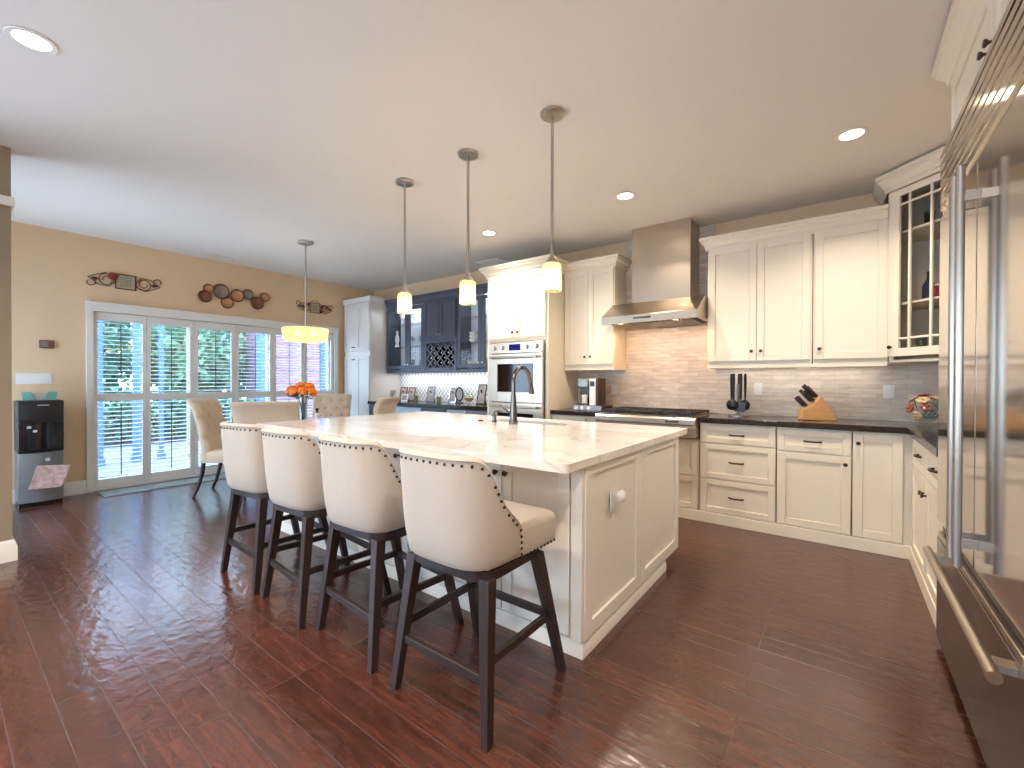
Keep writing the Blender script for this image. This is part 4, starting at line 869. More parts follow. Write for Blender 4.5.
# ---------------- counter stools ----------------
def interp(x,tab):
    for (a,va),(b_,vb) in zip(tab,tab[1:]):
        if x<=b_: s=max(0,min(1,(x-a)/(b_-a))); s=s*s*(3-2*s) if False else s; return va+(vb-va)*s
    return tab[-1][1]
def catmull(tab,x):
    return interp(x,tab)
def make_stool(label,loc,rz):
    t=thing('counter_stool',label,'stool',loc,rz,'counter stools along the island')
    Yr=.245; ZB=.572; y0=-.052
    n=72; A=[]
    # plan curve, arc-length resampled
    raw=[]
    for i in range(721):
        a=-PI/2+PI*i/720; s_=math.sin(a); c_=math.cos(a); raw.append((.249*(abs(s_)**.60)*(1 if s_>0 else -1), y0-Yr*(max(c_,0)**.60)))
    L=[0]
    for p,q in zip(raw,raw[1:]): L.append(L[-1]+math.dist(p,q))
    pts=[];j=0
    for i in range(n+1):
        tgt=L[-1]*i/n
        while j<719 and L[j+1]<tgt: j+=1
        s=(tgt-L[j])/max(1e-9,L[j+1]-L[j]); pts.append(((raw[j][0]*(1-s)+raw[j+1][0]*s),(raw[j][1]*(1-s)+raw[j+1][1]*s)))
    def top(y): return catmull([(-.4,.997),(-.26,.993),(-.235,.987),(-.22,.972),(-.20,.935),(-.184,.895),(-.165,.845),(-.146,.812),(-.107,.772),(-.07,.738),(y0,.71)],y)
    tops=[top(p[1]) for p in pts]
    for _ in range(2): tops=[tops[0]]+[(tops[i-1]+tops[i]*2+tops[i+1])/4 for i in range(1,n)]+[tops[-1]]
    nor=[]
    for i in range(n+1):
        a=pts[max(i-1,0)]; b_=pts[min(i+1,n)]; d=Vector((b_[0]-a[0],b_[1]-a[1])).normalized(); nor.append(Vector((d.y,-d.x)))   # outward
    if nor[n//2].y>0: nor=[-v for v in nor]
    th=.042
    vs=[];fs=[]; prof_n=0
    for i in range(n+1):
        x,y=pts[i]; z1=tops[i]; nn=nor[i]; H=z1-ZB
        def P(o,z): # o = offset inward; slight inward taper toward the bottom
            tp=.028*max(0,(1-(z-ZB)/.22))**2 if z<ZB+.22 else 0
            ln=.018*max(0,(z-.75)/.23)   # slight lean back at top
            return (x-nn.x*(o+tp)+0, y-nn.y*(o+tp)-ln*(1 if y<-.1 else .3), z)
        ring_=[P(.022,ZB),P(.006,ZB+.008),P(0,ZB+.03)]
        for k in range(1,6): ring_.append(P(0,ZB+.03+(H-.06)*k/6))
        ring_+= [P(0,z1-.028),P(.001,z1-.022),P(-.004,z1-.012),P(.004,z1-.002),P(th/2,z1+.003),P(th-.006,z1-.003),P(th,z1-.015)]
        for k in range(1,4): ring_.append(P(th,z1-.015-(H-.07)*k/3))
        prof_n=len(ring_); vs+=ring_
    for i in range(n):
        for k in range(prof_n-1): fs.append((i*prof_n+k,(i+1)*prof_n+k,(i+1)*prof_n+k+1,i*prof_n+k+1))
        fs.append((i*prof_n+prof_n-1,(i+1)*prof_n+prof_n-1,(i+1)*prof_n,i*prof_n))
    fs.append(tuple(range(prof_n))); fs.append(tuple(reversed(range(n*prof_n,(n+1)*prof_n))))
    MB().add(vs,fs).build('backrest','fabric',t,ang=60)
    # seat cushion
    so=[]; 
    poly=rounded(-.243,.243,-.235,.232,.05,8)
    def insp(k_): return [(x*(1-k_),(y+.015)*(1-k_)-.015) for x,y in poly]
    m_=len(poly); vs=[];fs=[]
    lev=[(.03,ZB+.004),(.0,ZB+.016),(-.008,ZB+.06),(-.004,ZB+.10),(.02,ZB+.122),(.10,ZB+.132),(.5,ZB+.14)]
    for (k_,z) in lev: vs+=[(x,y,z) for x,y in insp(k_)]
    for l_ in range(len(lev)-1):
        for i in range(m_): fs.append((l_*m_+i,l_*m_+(i+1)%m_,(l_+1)*m_+(i+1)%m_,(l_+1)*m_+i))
    fs+=[tuple(reversed(range(m_))),tuple(range((len(lev)-1)*m_,len(lev)*m_))]
    # keep cushion inside the shell at rear
    vs=[(max(-.20,min(.20,x)) if y<y0-.0 else x, max(y,-.20),z) for x,y,z in vs]
    MB().add(vs,fs).build('seat','fabric',t,ang=50)
    # nailheads
    nl=MB(); acc=0; last=None
    def nail(p,nn_):
        nn_=Vector(nn_).normalized(); nl.mx=Matrix.Translation(p)@nn_.to_track_quat('Z','Y').to_matrix().to_4x4(); nl.lathe([(.0062,-.001),(.0056,.002),(.003,.0042),(.0001,.005)],seg=8); nl.mx=None
    for i in range(0,n+1):
        x,y=pts[i]; z=tops[i]-.030; nn=nor[i]; ln=.018*max(0,(z-.75)/.23)*(1 if y<-.1 else .3)
        p=Vector((x+nn.x*.0005,y+nn.y*.0005-ln,z))
        if last is None or (p-last).length>.027: nail(p,(nn.x,nn.y,0)); last=p
    for sx_ in (-1,1):
        xx=sx_*.2495
        for k in range(5): nail((xx-sx_*.001,y0-.006,ZB+.098-k*.022),(sx_,0,0))
        for k in range(10): nail((sx_*(.2435),y0+.012+k*.025,ZB+.016),(sx_,0,0))
    for k in range(18): nail((-.19+k*.0223,.2335,ZB+.016),(0,1,0))
    nl.build('nailhead_trim','nail',t)
    # wood base
    ap=MB(); ap.prism(rounded(-.212,.212,-.235,.16,.09,6),.535,ZB-.001,axis='Z'); ap.build('seat_frame','espresso',t)
    tops_=[(sx_*.195,yy) for sx_ in (-1,1) for yy in (-.195,.12)]; feet=[(sx_*.245,yy) for sx_ in (-1,1) for yy in (-.255,.25)]
    def leg_at(i,z): s=1-z/.545; return (tops_[i][0]+(feet[i][0]-tops_[i][0])*s, tops_[i][1]+(feet[i][1]-tops_[i][1])*s)
    for i in range(4):
        lg=MB(); (tx,ty),(fx_,fy_)=tops_[i],feet[i]; a,b_=.024,.0165
        vs=[]
        for (cx_,cy_,hw,z) in ((fx_,fy_,b_,0),(tx,ty,a,.548)): vs+=[(cx_-hw,cy_-hw,z),(cx_+hw,cy_-hw,z),(cx_+hw,cy_+hw,z),(cx_-hw,cy_+hw,z)]
        lg.add(vs,[(0,3,2,1),(4,5,6,7),(0,1,5,4),(1,2,6,5),(2,3,7,6),(3,0,4,7)]); lg.build('leg','espresso',t,bevel=.003)
    for (i,j_,z) in ((0,1,.265),(2,3,.265),(0,2,.205),(1,3,.265)):
        a=Vector((*leg_at(i,z),z)); b_=Vector((*leg_at(j_,z),z)); d=(b_-a).normalized(); sd_=d.cross(Vector(Zv)); st=MB(); st.obox(a,d,sd_,Zv,.015,(b_-a).length-.015,-.010,.010,-.016,.016); st.build('stretcher','espresso',t,bevel=.002)
    return t
sl=['cream nailhead counter stool nearest the camera, at the right end of the island','cream nailhead counter stool second from the nearest, left of it','cream nailhead counter stool third from the nearest, in the row at the island','cream nailhead counter stool farthest along the island, next to the dining chairs']
st0=make_stool(sl[0],(-1.207,1.40,0),0)
for (x,y,seat_r,base_r,lb) in ((-1.835,1.42,2.5,-4.4,sl[1]),(-2.405,1.405,3,-5,sl[2]),(-2.985,1.41,7,-1,sl[3])):
    c_=dup(st0,(x,y,0),R(seat_r),lb)      # swivel seat: the base keeps its own angle
    for ch in children_of(c_):
        if ch.name.split('.')[0] in ('leg','stretcher'): ch.rotation_euler=(0,0,R(base_r-seat_r))

# ---------------- dining set ----------------
TCx,TCy=-5.08,2.72
t=thing('dining_table','round dark wood dining table under the amber drum lamp','table',(TCx,TCy,0))
MB().lathe([(.0001,.72),(.50,.72),(.53,.735),(.53,.752),(.52,.76),(.0001,.76)],seg=48).build('tabletop','darkwood',t)
MB().lathe([(.0001,.0),(.30,0),(.30,.03),(.12,.06),(.07,.12),(.09,.3),(.06,.45),(.08,.6),(.2,.7),(.2,.7195),(.0001,.7195)],seg=32).build('pedestal','darkwood',t)
def make_chair(label,loc,rz,w=.50):
    t=thing('dining_chair',label,'chair',loc,rz,'tufted chairs round the dining table')
    # backrest grid with tufting on the +Y face
    nu,nv_=28,30; hw=w/2; z0,z1=.40,1.06
    but=[]
    for r_ in range(4):
        for c_ in range(4 if r_%2==0 else 3): but.append(((-.36+.24*c_ if r_%2==0 else -.24+.24*c_)*w/.5*.62*1.0,.64+.11*r_))
    def yb(z,off_): s=(z-z0)/(z1-z0); return -.21-.11*s*s-.02*s+off_
    vs=[];fs=[]
    def fr_(i,j):
        u=-1+2*i/nu; s=j/nv_; z=z0+(z1-z0)*s; x=u*hw*(1+.06*s); 
        zz=z-.012*u*u*s
        edge=min(1,(1-abs(u))*7)*min(1,(1-s)*9+.0) ; puff=.058*math.sqrt(max(0,edge))
        dmin=min(math.hypot(x-bx,z-bz) for bx,bz in but)
        puff-=.040*math.exp(-(dmin/.026)**1.5)
        wing=.03*max(0,abs(u)-.6)/.4
        return (x,yb(z,.03+puff+wing),zz)
    def bk_(i,j):
        u=-1+2*i/nu; s=j/nv_; z=z0+(z1-z0)*s; x=u*hw*(1+.06*s); edge=min(1,(1-abs(u))*8)
        roll=-.018*math.exp(-((s-.97)/.05)**2)
        return (x,yb(z,-.0-.012*math.sqrt(max(0,edge)))+.03*max(0,abs(u)-.6)/.4+roll,z-.012*u*u*s)
    W1=nu+1
    for j in range(nv_+1):
        for i in range(nu+1): vs.append(fr_(i,j))
    o_=len(vs)
    for j in range(nv_+1):
        for i in range(nu+1): vs.append(bk_(i,j))
    for j in range(nv_):
        for i in range(nu):
            fs.append((j*W1+i,j*W1+i+1,(j+1)*W1+i+1,(j+1)*W1+i)); fs.append((o_+j*W1+i,o_+(j+1)*W1+i,o_+(j+1)*W1+i+1,o_+j*W1+i+1))
    for j in range(nv_): 
        for i in (0,nu): fs.append((j*W1+i,(j+1)*W1+i,o_+(j+1)*W1+i,o_+j*W1+i))
    for i in range(nu):
        for j in (0,nv_): fs.append((j*W1+i,j*W1+i+1,o_+j*W1+i+1,o_+j*W1+i))
    b=MB().add(vs,fs).build('backrest','tuft',t,ang=80)
    bt=MB()
    for bx,bz in but: bt.sphere((bx,yb(bz,.03+.022),bz),.010,8,6)
    bt.build('buttons','bronze',b)
    c=MB(); poly=rounded(-hw+.005,hw-.005,-.22,.26,.05,6); lev=[(.02,.37),(0,.385),(-.01,.44),(.0,.475),(.05,.492),(.4,.50)]; m_=len(poly); vs=[];fs=[]
    for (k_,z) in lev: vs+=[(x*(1-k_),(y-.02)*(1-k_)+.02,z) for x,y in poly]
    for l_ in range(len(lev)-1):
        for i in range(m_): fs.append((l_*m_+i,l_*m_+(i+1)%m_,(l_+1)*m_+(i+1)%m_,(l_+1)*m_+i))
    fs+=[tuple(reversed(range(m_))),tuple(range((len(lev)-1)*m_,len(lev)*m_))]
    c.add(vs,fs).build('seat','tuft',t,ang=50)
    for sx_ in (-1,1):
        lg=MB(); lg.tube([(sx_*(hw-.05),-.19,.375),(sx_*(hw-.05),-.205,.25),(sx_*(hw-.045),-.245,.10),(sx_*(hw-.04),-.29,0)],[.023,.021,.018,.015],8); lg.build('leg','espresso',t)
        lg=MB(); lg.tube([(sx_*(hw-.05),.21,.375),(sx_*(hw-.05),.215,0)],[.023,.014],8); lg.build('leg','espresso',t)
    return t
def face(x,y,dx,dy): return math.atan2(dy,dx)-PI/2
make_chair('tufted tan dining chair seen side-on in front of the shutters',(-5.50,2.05,0),face(0,0,.68,.73))
make_chair('wide tan dining chair seen from behind, between the side-on chair and the roses',(-4.60,2.12,0),face(0,0,-.72,.66),w=.56)
make_chair('tufted tan dining chair facing the camera, right of the roses',(-5.78,3.38,0),face(0,0,.72,-.66))
make_chair('tan dining chair with its rounded back beside the pantry',(-4.66,3.24,0),face(0,0,-.90,-.44),w=.44)
# vase with roses
VX,VY,VZ=-5.20,2.72,.7605
t=thing('vase','clear glass vase of orange roses on the dining table','vase',(VX,VY,VZ)); MB().lathe([(.0001,0),(.045,0),(.05,.02),(.042,.10),(.05,.19),(.06,.22),(.056,.22),(.046,.19),(.038,.10),(.045,.02),(.0001,.012)],seg=24).build('body','clear',t)
random.seed(9); ro=None
spots=[(-.13,-.06,.36),(-.05,-.10,.37),(.04,-.11,.35),(.12,-.05,.36),(-.10,.05,.39),(0,-.02,.42),(.09,.04,.41),(-.03,.10,.39),(.15,.03,.34),(-.17,.01,.34)]
nm=['leftmost front','front left','front centre','front right','left','topmost','right','rear','far right','far left']
for i,(x,y,z) in enumerate([(a*1.18-.03,b*1.15,c) for a,b,c in spots]):
    u=thing('rose','orange rose in the vase, the %s bloom'%nm[i],'flower',(VX,VY,VZ+.02),0,'orange roses in the vase')
    c=MB(); d=Vector((x,y,.12)).normalized(); c.mx=Matrix.Translation((x,y,z))@d.to_track_quat('Z','Y').to_matrix().to_4x4()
    for (n_,r_,zz,s_) in ((5,.034,-.004,.034),(5,.020,.012,.028),(3,.008,.024,.02)):
        for k in range(n_): a=2*PI*k/n_+zz*50; c.sphere((r_*math.cos(a),r_*math.sin(a),zz),s_,8,6,(1,1,.8))
    c.build('bloom','orange',u)
    c=MB(); c.tube([(x*.08,y*.08,.0),(x*.2,y*.2,.18),(x*.9,y*.9,z-.02)],.0035,6); c.build('stem','stem',u)
    c=MB()
    for k in range(3): a=2.1*k+i; c.sphere((x*.8+.035*math.cos(a),y*.8+.035*math.sin(a),z-.055-.01*k),.03,8,5,(1,.6,.3))
    c.build('leaves','stem',u)
lathe_thing('lotion_bottle','small white bottle with a black pump beside the vase','bottle',(-5.03,2.80,VZ),[(.0001,0),(.028,0),(.03,.01),(.03,.09),(.012,.11),(.0001,.11)],'white',None,16,[('pump',[(.0001,.1105),(.013,.1105),(.013,.135),(.02,.15),(.02,.165),(.0001,.165)],'black')])

# ---------------- pendants, chandelier, downlights ----------------
def lamp(kind,parent,loc,en,col,size=.04,**k):
    ld=bpy.data.lights.new(kind+'_light',k.get('type','POINT')); ld.energy=en; ld.color=col
    if ld.type=='AREA': ld.shape='DISK'; ld.size=size; ld.spread=R(k.get('spread',150))
    else: ld.shadow_soft_size=size
    lo=bpy.data.objects.new(kind+'_light',ld); COL.objects.link(lo); lo.parent=parent; lo.location=loc; return lo
pl=['crackle-glass pendant lamp nearest the camera over the island','crackle-glass pendant lamp in the middle of the three over the island','crackle-glass pendant lamp farthest from the camera over the island']
for i,(x,y) in enumerate(((-1.385,2.24),(-2.103,2.28),(-2.808,2.30))):
    t=thing('pendant_lamp',pl[i],'pendant lamp',(x,y,1.80),0,'pendant lamps over the island')
    MB().lathe([(.0001,1.058),(.073,1.058),(.073,1.045),(.066,1.038),(.0001,1.038)],seg=28).build('canopy','nickel',t)
    MB().cyl((0,0,.235),(0,0,1.037),.0095,seg=10).build('rod','nickel',t)
    MB().lathe([(.0001,.234),(.013,.234),(.015,.205),(.022,.195),(.034,.18),(.036,.163),(.0001,.162)],seg=20).build('socket_cap','nickel',t)
    MB().lathe([(.056,.0),(.056,.150),(.048,.160),(.022,.161),(.022,.158),(.046,.156),(.052,.148),(.052,.0),(.056,.0)],seg=32).build('shade','pshade',t)
    MB().sphere((0,0,.075),.024,14,10,(1,1,1.4)).build('bulb','bulb',t)
    lamp('pendant',t,(0,0,.03),PEND_W,(1,.87,.70),.03)
t=thing('chandelier','amber glass drum lamp hanging over the dining table','pendant lamp',(-4.95,2.617,1.70))
MB().lathe([(.0001,1.158),(.085,1.158),(.085,1.145),(.07,1.135),(.0001,1.135)],seg=28).build('canopy','nickel',t)
MB().cyl((0,0,.15),(0,0,1.134),.010,seg=10).build('rod','nickel',t)
MB().lathe([(.0001,.001),(.12,.0),(.205,.010),(.236,.04),(.250,.155),(.244,.155),(.230,.044),(.20,.016),(.12,.007),(.0001,.007)],seg=48).build('shade','cshade',t)
c=MB(); 
for a in (0,PI/3,2*PI/3): c.tube([(-.243*math.cos(a),-.243*math.sin(a),.152),(0,0,.150),(.243*math.cos(a),.243*math.sin(a),.152)],.005,6)
c.build('spider','nickel',t)
for a in (-.64,2.5,): pass
for (dx,dy) in ((.08,.055),(-.08,-.055)): MB().sphere((dx,dy,.10),.030,14,10).build('bulb','bulb',t)
lamp('chandelier',t,(0,0,.235),CHAND_W,(1,.80,.56),.06)
cl=[((-3.059,.297),'recessed ceiling light at the upper left of the picture'),((.049,3.58),'recessed ceiling light above the right-hand upper cabinets'),((-1.493,3.608),'recessed ceiling light just left of the hood chimney'),((-3.047,3.638),'recessed ceiling light in front of the oven tower')]
hid=[(-1.5,.3),(.05,.6),(-1.5,-1.6),(-3.06,-1.6),(.05,-1.6)]
c0=None
for (x,y),lb in cl+[(p,'recessed ceiling light above and behind the camera') for p in hid]:
    t=thing('recessed_light',lb,'ceiling light',(x,y,ZC),0,'recessed ceiling lights')
    MB().lathe([(.062,-.001),(.088,-.001),(.090,-.004),(.084,-.008),(.066,-.006),(.062,-.001)],seg=32).build('trim_ring','trim',t)
    MB().lathe([(.0001,-.0015),(.064,-.0015),(.064,-.004),(.0001,-.004)],seg=32).build('lens','can',t)
    lamp('downlight',t,(0,0,-.012),CAN_W*(.9 if y>3 else 1),(1,.85,.70),.12,type='AREA',spread=130)
# under cabinet strips
def strip(label,x0,x1,y,z,col,en):
    t=thing('under_cabinet_light',label,'light',((x0+x1)/2,y,z)); w_=(x1-x0)/2
    MB().box(-w_,w_,-.015,.015,-.010,0).build('housing','white',t); MB().box(-w_+.01,w_-.01,-.011,.011,-.012,-.0102).build('lens','can' if en>0 else 'white',t)
    ld=bpy.data.lights.new('strip_light','AREA'); ld.shape='RECTANGLE'; ld.size=2*w_; ld.size_y=.02; ld.energy=en; ld.color=col; lo=bpy.data.objects.new('strip_light',ld); COL.objects.link(lo); lo.parent=t; lo.location=(0,0,-.014)
strip('light strip under the slate blue bar cabinets',-5.8,-3.6,4.62,1.409,(.92,.97,1),BAR_W)
strip('light strip under the cream cabinets right of the hood',-.9,.25,4.66,1.409,(1,.88,.74),UC_W)

# ceiling vents
def vent(label,x,y,w_,h,rz=0):
    t=thing('ceiling_vent',label,'vent',(x,y,ZC),rz); c=MB(); c.box(-w_/2,w_/2,-h/2,-h/2+.02,-.008,-.001); c.box(-w_/2,w_/2,h/2-.02,h/2,-.008,-.001); c.box(-w_/2,-w_/2+.02,-h/2+.02,h/2-.02,-.008,-.001); c.box(w_/2-.02,w_/2,-h/2+.02,h/2-.02,-.008,-.001); c.build('frame','trim',t); MB().box(-w_/2+.02,w_/2-.02,-h/2+.02,h/2-.02,-.0015,-.0005).build('dark_backing','black',t)  # black backing sheet paints the shade behind the slats
    c=MB(); k=int((h-.04)/.022)
    for i in range(k): y_=-h/2+.026+i*.022; c.box(-w_/2+.02,w_/2-.02,y_,y_+.012,-.006,-.002)
    c.build('slats','trim',t)
vent('narrow ceiling vent above the copper disc wall art',-6.40,2.27,.12,.36)
vent('square ceiling vent above the oven tower',-3.75,4.55,.42,.22)

# ---------------- left wall items ----------------
xw=XL+.001
def scroll_decor(label,y,z,s,apples):
    t=thing('wall_scroll',label,'wall decoration',(XL+.012,y,z))
    def sp(cy,cz,r0,r1,a0,a1,n_=26): return [(0,cy+(r0+(r1-r0)*i/n_)*math.cos(a0+(a1-a0)*i/n_),cz+(r0+(r1-r0)*i/n_)*math.sin(a0+(a1-a0)*i/n_)) for i in range(n_+1)]
    for sg in (-1,1):
        c=MB()
        for path in (sp(.16*1,0,.075,.028,PI,PI+3.6*PI/1.15),sp(.29,.045,.02,.05,-1.0,PI*1.35),[(0,.09,.01),(0,.14,.07),(0,.22,.06),(0,.30,.0)],[(0,.09,-.04),(0,.17,-.075),(0,.25,-.04),(0,.31,-.005)]):
            c.tube([(p[0],sg*p[1]*s,sg*p[2]*s if apples==1 else p[2]*s) for p in path],.0042,6)
        c.build('scrollwork','iron',t)
    f=MB(); 
    for (a,b_,c_,d_) in ((-.09,.09,.075,.083),(-.09,.09,-.083,-.075),(-.09,-.082,-.075,.075),(.082,.09,-.075,.075)): f.box(-.004,.006,a*s,b_*s,c_*s,d_*s)
    if apples!=1: f.tube([(0,-.09*s,.08*s),(0,-.03*s,.12*s),(0,.03*s,.12*s),(0,.09*s,.08*s)],.004,6)
    f.build('frame','iron',t)
    f=MB(); f.box(-.006,-.002,-.081*s,.081*s,-.074*s,.074*s); f.build('plaque','plaque',t)
    f=MB(); 
    for k in range(5): f.box(-.0018,-.0008,-.05*s,.05*s,(.045-.022*k)*s,(.049-.022*k)*s)
    f.build('writing_lines','iron',t)
    spots_=[(-.11,.045,.045)] if apples==1 else [(.12,.03,.03),(.10,-.05,.028),(.20,.03,.026),(-.11,.05,.024),(-.20,.0,.024)]
    for (a,b_,r_) in spots_: MB().sphere((.012,a*s,b_*s),r_*s,14,10,(.6,1,.95)).build('apple','red',t)
    f=MB(); 
    for sg in (-1,1): f.sphere((.004,sg*.255*s,-.0*s),.02*s,8,6,(.3,1.5,.7))
    f.build('leaf','iron',t)
scroll_decor('brown iron scroll plaque with one red apple above the shutters at the left',1.385,2.40,1.05,1)
scroll_decor('small iron scroll plaque with red berries above the shutters, behind the drum lamp',3.69,2.41,.95,2)
t=thing('disc_wall_art','wall sculpture of copper and pewter discs above the shutters','wall decoration',(XL+.002,2.55,2.41))
for (y,z,r_,m_) in ((2.217,2.469,.062,'copper'),(2.172,2.356,.080,'rust'),(2.36,2.451,.100,'pewter'),(2.438,2.314,.078,'copper'),(2.554,2.426,.088,'copper'),(2.699,2.467,.072,'pewter'),(2.815,2.36,.090,'rust'),(2.923,2.463,.064,'copper')):
    d=.012 if r_<.08 else .03
    MB().lathe([(.0001,d+.004),(r_*.6,d+.008),(r_*.82,d+.018),(r_*.84,d+.006),(r_*.98,d+.012),(r_,d+.004),(r_*.97,d),(.0001,d)],(0,y-2.55,z-2.41),28,'X').build('disc',m_,t)
    o_=children_of(t)[-1]; 
    MB().lathe([(r_*.86,d+.010),(r_*.93,d+.022),(r_,d+.015),(r_*.98,d+.008)],(0,y-2.55,z-2.41),28,'X').build('rim','rust',o_)
t=thing('thermostat','small square thermostat on the left wall','thermostat',(XL+.001,.745,1.63)); MB().box(0,.022,-.055,.055,-.042,.042).build('body','rust',t,bevel=.005); MB().box(.0222,.024,-.045,.012,-.030,.030).build('screen','dispgrey',t)
t=thing('switch_plate','wide white light switch plate on the left wall above the dispenser','switch',(XL+.001,.655,1.268)); MB().box(0,.006,-.128,.128,-.055,.055).build('plate','white',t,bevel=.002)
for k in range(5): MB().box(.0062,.009,-.110+k*.049,-.086+k*.049,-.033,.033).build('rocker','frost',t)

# water dispenser
t=thing('water_dispenser','black and silver water dispenser against the left wall','water dispenser',(-6.50,.67,0)); X0d=.15
MB().box(-.16,X0d-.01,-.155,.155,.045,.535).build('lower_body','dispgrey',t,bevel=.01)
MB().box(-.16,X0d-.03,-.15,.15,.0,.044).build('foot','black',t)
c=MB(); n_=10; pts=[(X0d-.012,-.152)]+[(X0d-.012+.03*math.sin(PI*i/n_),-.152+.304*i/n_) for i in range(1,n_)]+[(X0d-.012,.152)]
c.prism(pts+[(X0d-.02,.152),(X0d-.02,-.152)],.05,.53); c.build('lower_door','dispgrey',t)
c=MB(); c.box(-.16,X0d-.01,-.16,.16,.537,1.05); c.build('upper_body','black',t,bevel=.012)
c=MB(); pts=[(X0d-.010,-.150)]+[(X0d-.010+.028*math.sin(PI*i/n_),-.150+.30*i/n_) for i in range(1,n_)]+[(X0d-.010,.150)]
c.prism(pts+[(X0d-.018,.15),(X0d-.018,-.15)],.86,1.045); c.build('control_panel','black',t)
c=MB(); c.prism(pts+[(X0d-.018,.15),(X0d-.018,-.15)],.57,.83); c.build('dispensing_panel','winebot',t)
MB().box(X0d+.0185,X0d+.0195,-.03,.05,1.0,1.01).build('badge','sticker',t)
for (y,z,s_) in ((-.085,.79,.014),(-.045,.75,.014)): MB().box(X0d+.012,X0d+.0165,y-s_,y+s_,z-s_*.8,z+s_*.8).build('sticker','sticker',t)
MB().lathe([(.0001,0),(.018,0),(.018,.004),(.0001,.004)],(X0d+.016,.04,.46),14,'X').build('emblem','sticker',t)
# printed sheet stuck on the front (tilted)
c=MB(); o=Vector((-6.335,.605,.29)); U=Vector((.10,.28,.0)).normalized(); 
c.add([(-6.318,.575,.185),(-6.300,.80,.175),(-6.310,.875,.39),(-6.318,.635,.41),(-6.322,.576,.185),(-6.304,.801,.175),(-6.314,.876,.39),(-6.322,.636,.41)],[(0,1,2,3),(7,6,5,4),(0,4,5,1),(1,5,6,2),(2,6,7,3),(3,7,4,0)])
tag(c.build('dish_towel','paper',ang=20),'pink patterned cloth hung askew on the front of the water dispenser','towel')
t=thing('folded_bib','folded teal and white patterned cloth on top of the water dispenser','cloth',(-6.48,.67,1.0515))
MB().add([(-.02,-.06,0),(.0,.06,0),(.02,.10,.07),(.0,-.09,.07),(-.035,-.06,0),(-.015,.06,0),(.005,.10,.07),(-.015,-.09,.07)],[(0,1,2,3),(7,6,5,4),(0,4,5,1),(1,5,6,2),(2,6,7,3),(3,7,4,0)]).build('centre','cloth',t)
for sg in (-1,1):
    MB().prism([(sg*.02,0),(sg*.115,0),(sg*.125,.085),(sg*.06,.085),(sg*.045,.04)],.022,.034,axis='X').build('patterned_side','teal',t)
tag(MB().box(-6.60,-6.28,1.12,3.2,0.0005,.012).build('door_mat','mat',bevel=.004),'long grey-green mat on the floor along the patio door','mat')

# ---------------- outside ----------------
t=MB().box(-11.9,XL-.16,-3,9,-.25,-.12).build('patio_deck','deck'); struct(t)
struct(MB().box(-40,-11.9,-25,35,-.5,-.35).build('lawn','grass'))
r=thing('deck_railing','dark metal baluster railing at the edge of the deck outside','railing',(-11.7,2.5,-.12)); off=r.location
c=MB(off); c.box(-11.72,-11.66,-2.5,5.3,.44,.48); c.box(-11.71,-11.67,-2.5,5.3,-.04,.0)
c.build('rails','espresso',r)
c=MB(off)
y=-2.5
while y<5.3: c.box(-11.70,-11.68,y,y+.02,0,.44); y+=.115
c.build('balusters','espresso',r)
for y,lb in ((1.62,'pale blue porch post seen at the left edge of the shutters'),(2.105,'pale blue porch post seen through the leftmost shutter, right side'),(2.44,'pale blue porch post seen through the second shutter'),(4.14,'pale blue porch post seen behind the plain chair back'),(5.50,'pale blue porch post seen through the rightmost shutter')):
    t=thing('porch_post',lb,'post',(-9.5,y,-.12),0,'porch posts outside the patio door'); wd_={1.62:.055,2.105:.05,2.44:.03,4.14:.11,5.50:.09}[y]
    MB().box(-wd_,wd_,-wd_,wd_,.12,2.9).build('shaft','bluepost',t); MB().box(-wd_-.02,wd_+.02,-wd_-.02,wd_+.02,0,.1195).build('base','bluepost',t)
t=thing('neighbouring_house','pinkish brick house wall seen through the right-hand shutters','building',(-13.5,8,-.35)); off=t.location
MB(off).box(-15,-13,6.0,12,-.35,4.2).build('wall','ext',t); 
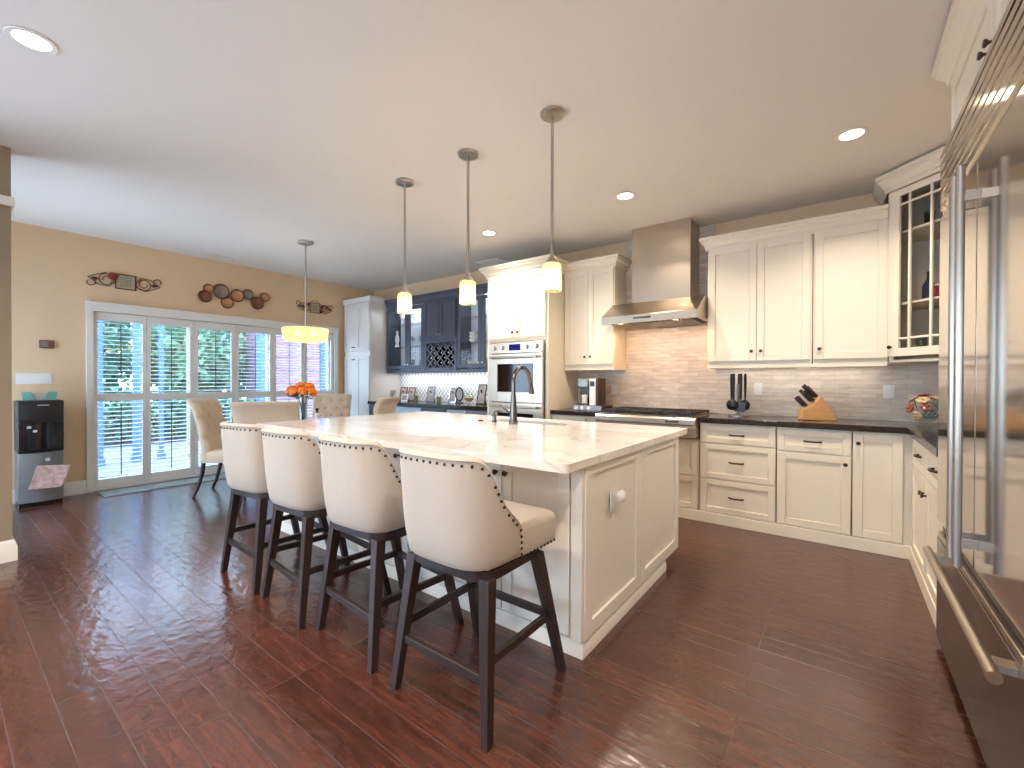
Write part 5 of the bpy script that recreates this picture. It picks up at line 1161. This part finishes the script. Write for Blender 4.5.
MB(off).prism([(-15.4,4.2),(-12.6,4.2),(-14,5.6)],5.9,12.2,axis='Y').build('roof','greyfront',t)
for y in (8.9,10.4): 
    f=MB(off).box(-13.0,-12.96,y,y+.8,.9,2.3).build('window','trim',t); MB(off).box(-12.958,-12.95,y+.06,y+.74,.96,2.24).build('pane','darkglass',f)
random.seed(3)
def blob(mb,c,r,n,lr):
    for _ in range(n):
        while True:
            q=Vector((random.uniform(-1,1),random.uniform(-1,1),random.uniform(-1,1)))
            if .35<q.length<1: break
        p=Vector(c)+Vector((q.x*r[0],q.y*r[1],q.z*r[2])); a=Vector((random.gauss(0,1),random.gauss(0,1),random.gauss(0,1))).normalized(); b_=a.orthogonal().normalized()*lr*.45; a*=lr
        mb.add([p-a,p+b_,p+a,p-b_,p+a.cross(b_).normalized()*lr*.12],[(0,1,4),(1,2,4),(2,3,4),(3,0,4),(0,3,2,1)])
h=MB(); blob(h,(-13.2,1.8,.35),(.6,4.2,.75),5200,.11); tag(h.build('hedge','leafA',smooth=False,fixn=False),'leafy green hedge behind the deck railing','hedge',kind='stuff')
tl=[(-16,-2.6,2.0,1.6,'leafB','dark green tree outside at the far left'),(-15.6,1.5,2.0,1.9,'leafA','green tree outside behind the leftmost shutters'),(-15.9,4.9,2.0,1.4,'leafC','pale green tree outside behind the middle shutters'),(-19.5,7.4,2.8,2.4,'leafA','mid-green tree outside behind the drum lamp'),(-20.5,.9,3.2,2.9,'leafB','tall dark tree far behind the leftmost shutters'),
 (-25.5,5.6,4.0,3.6,'leafC','tall pale tree in the far distance outside'),(-25,-4.5,4.0,3.6,'leafB','tall dark tree in the far distance at the left'),(-25.5,13,4.0,3.6,'leafA','tall green tree in the far distance at the right')]
for (x,y,z,rr,m_,lb) in tl:
    t=thing('tree',lb,'tree',(x,y,-.35),0,'trees outside the patio door'); MB().tube([(0,0,0),(.1,.05,z*.6),(0,0,z+.4)],[.16,.12,.06],8).build('trunk','bark',t)
    c=MB(); blob(c,(0,0,z+.4),(rr,rr,rr*.95),3200,.17); c.build('crown',m_,t,smooth=False,fixn=False)
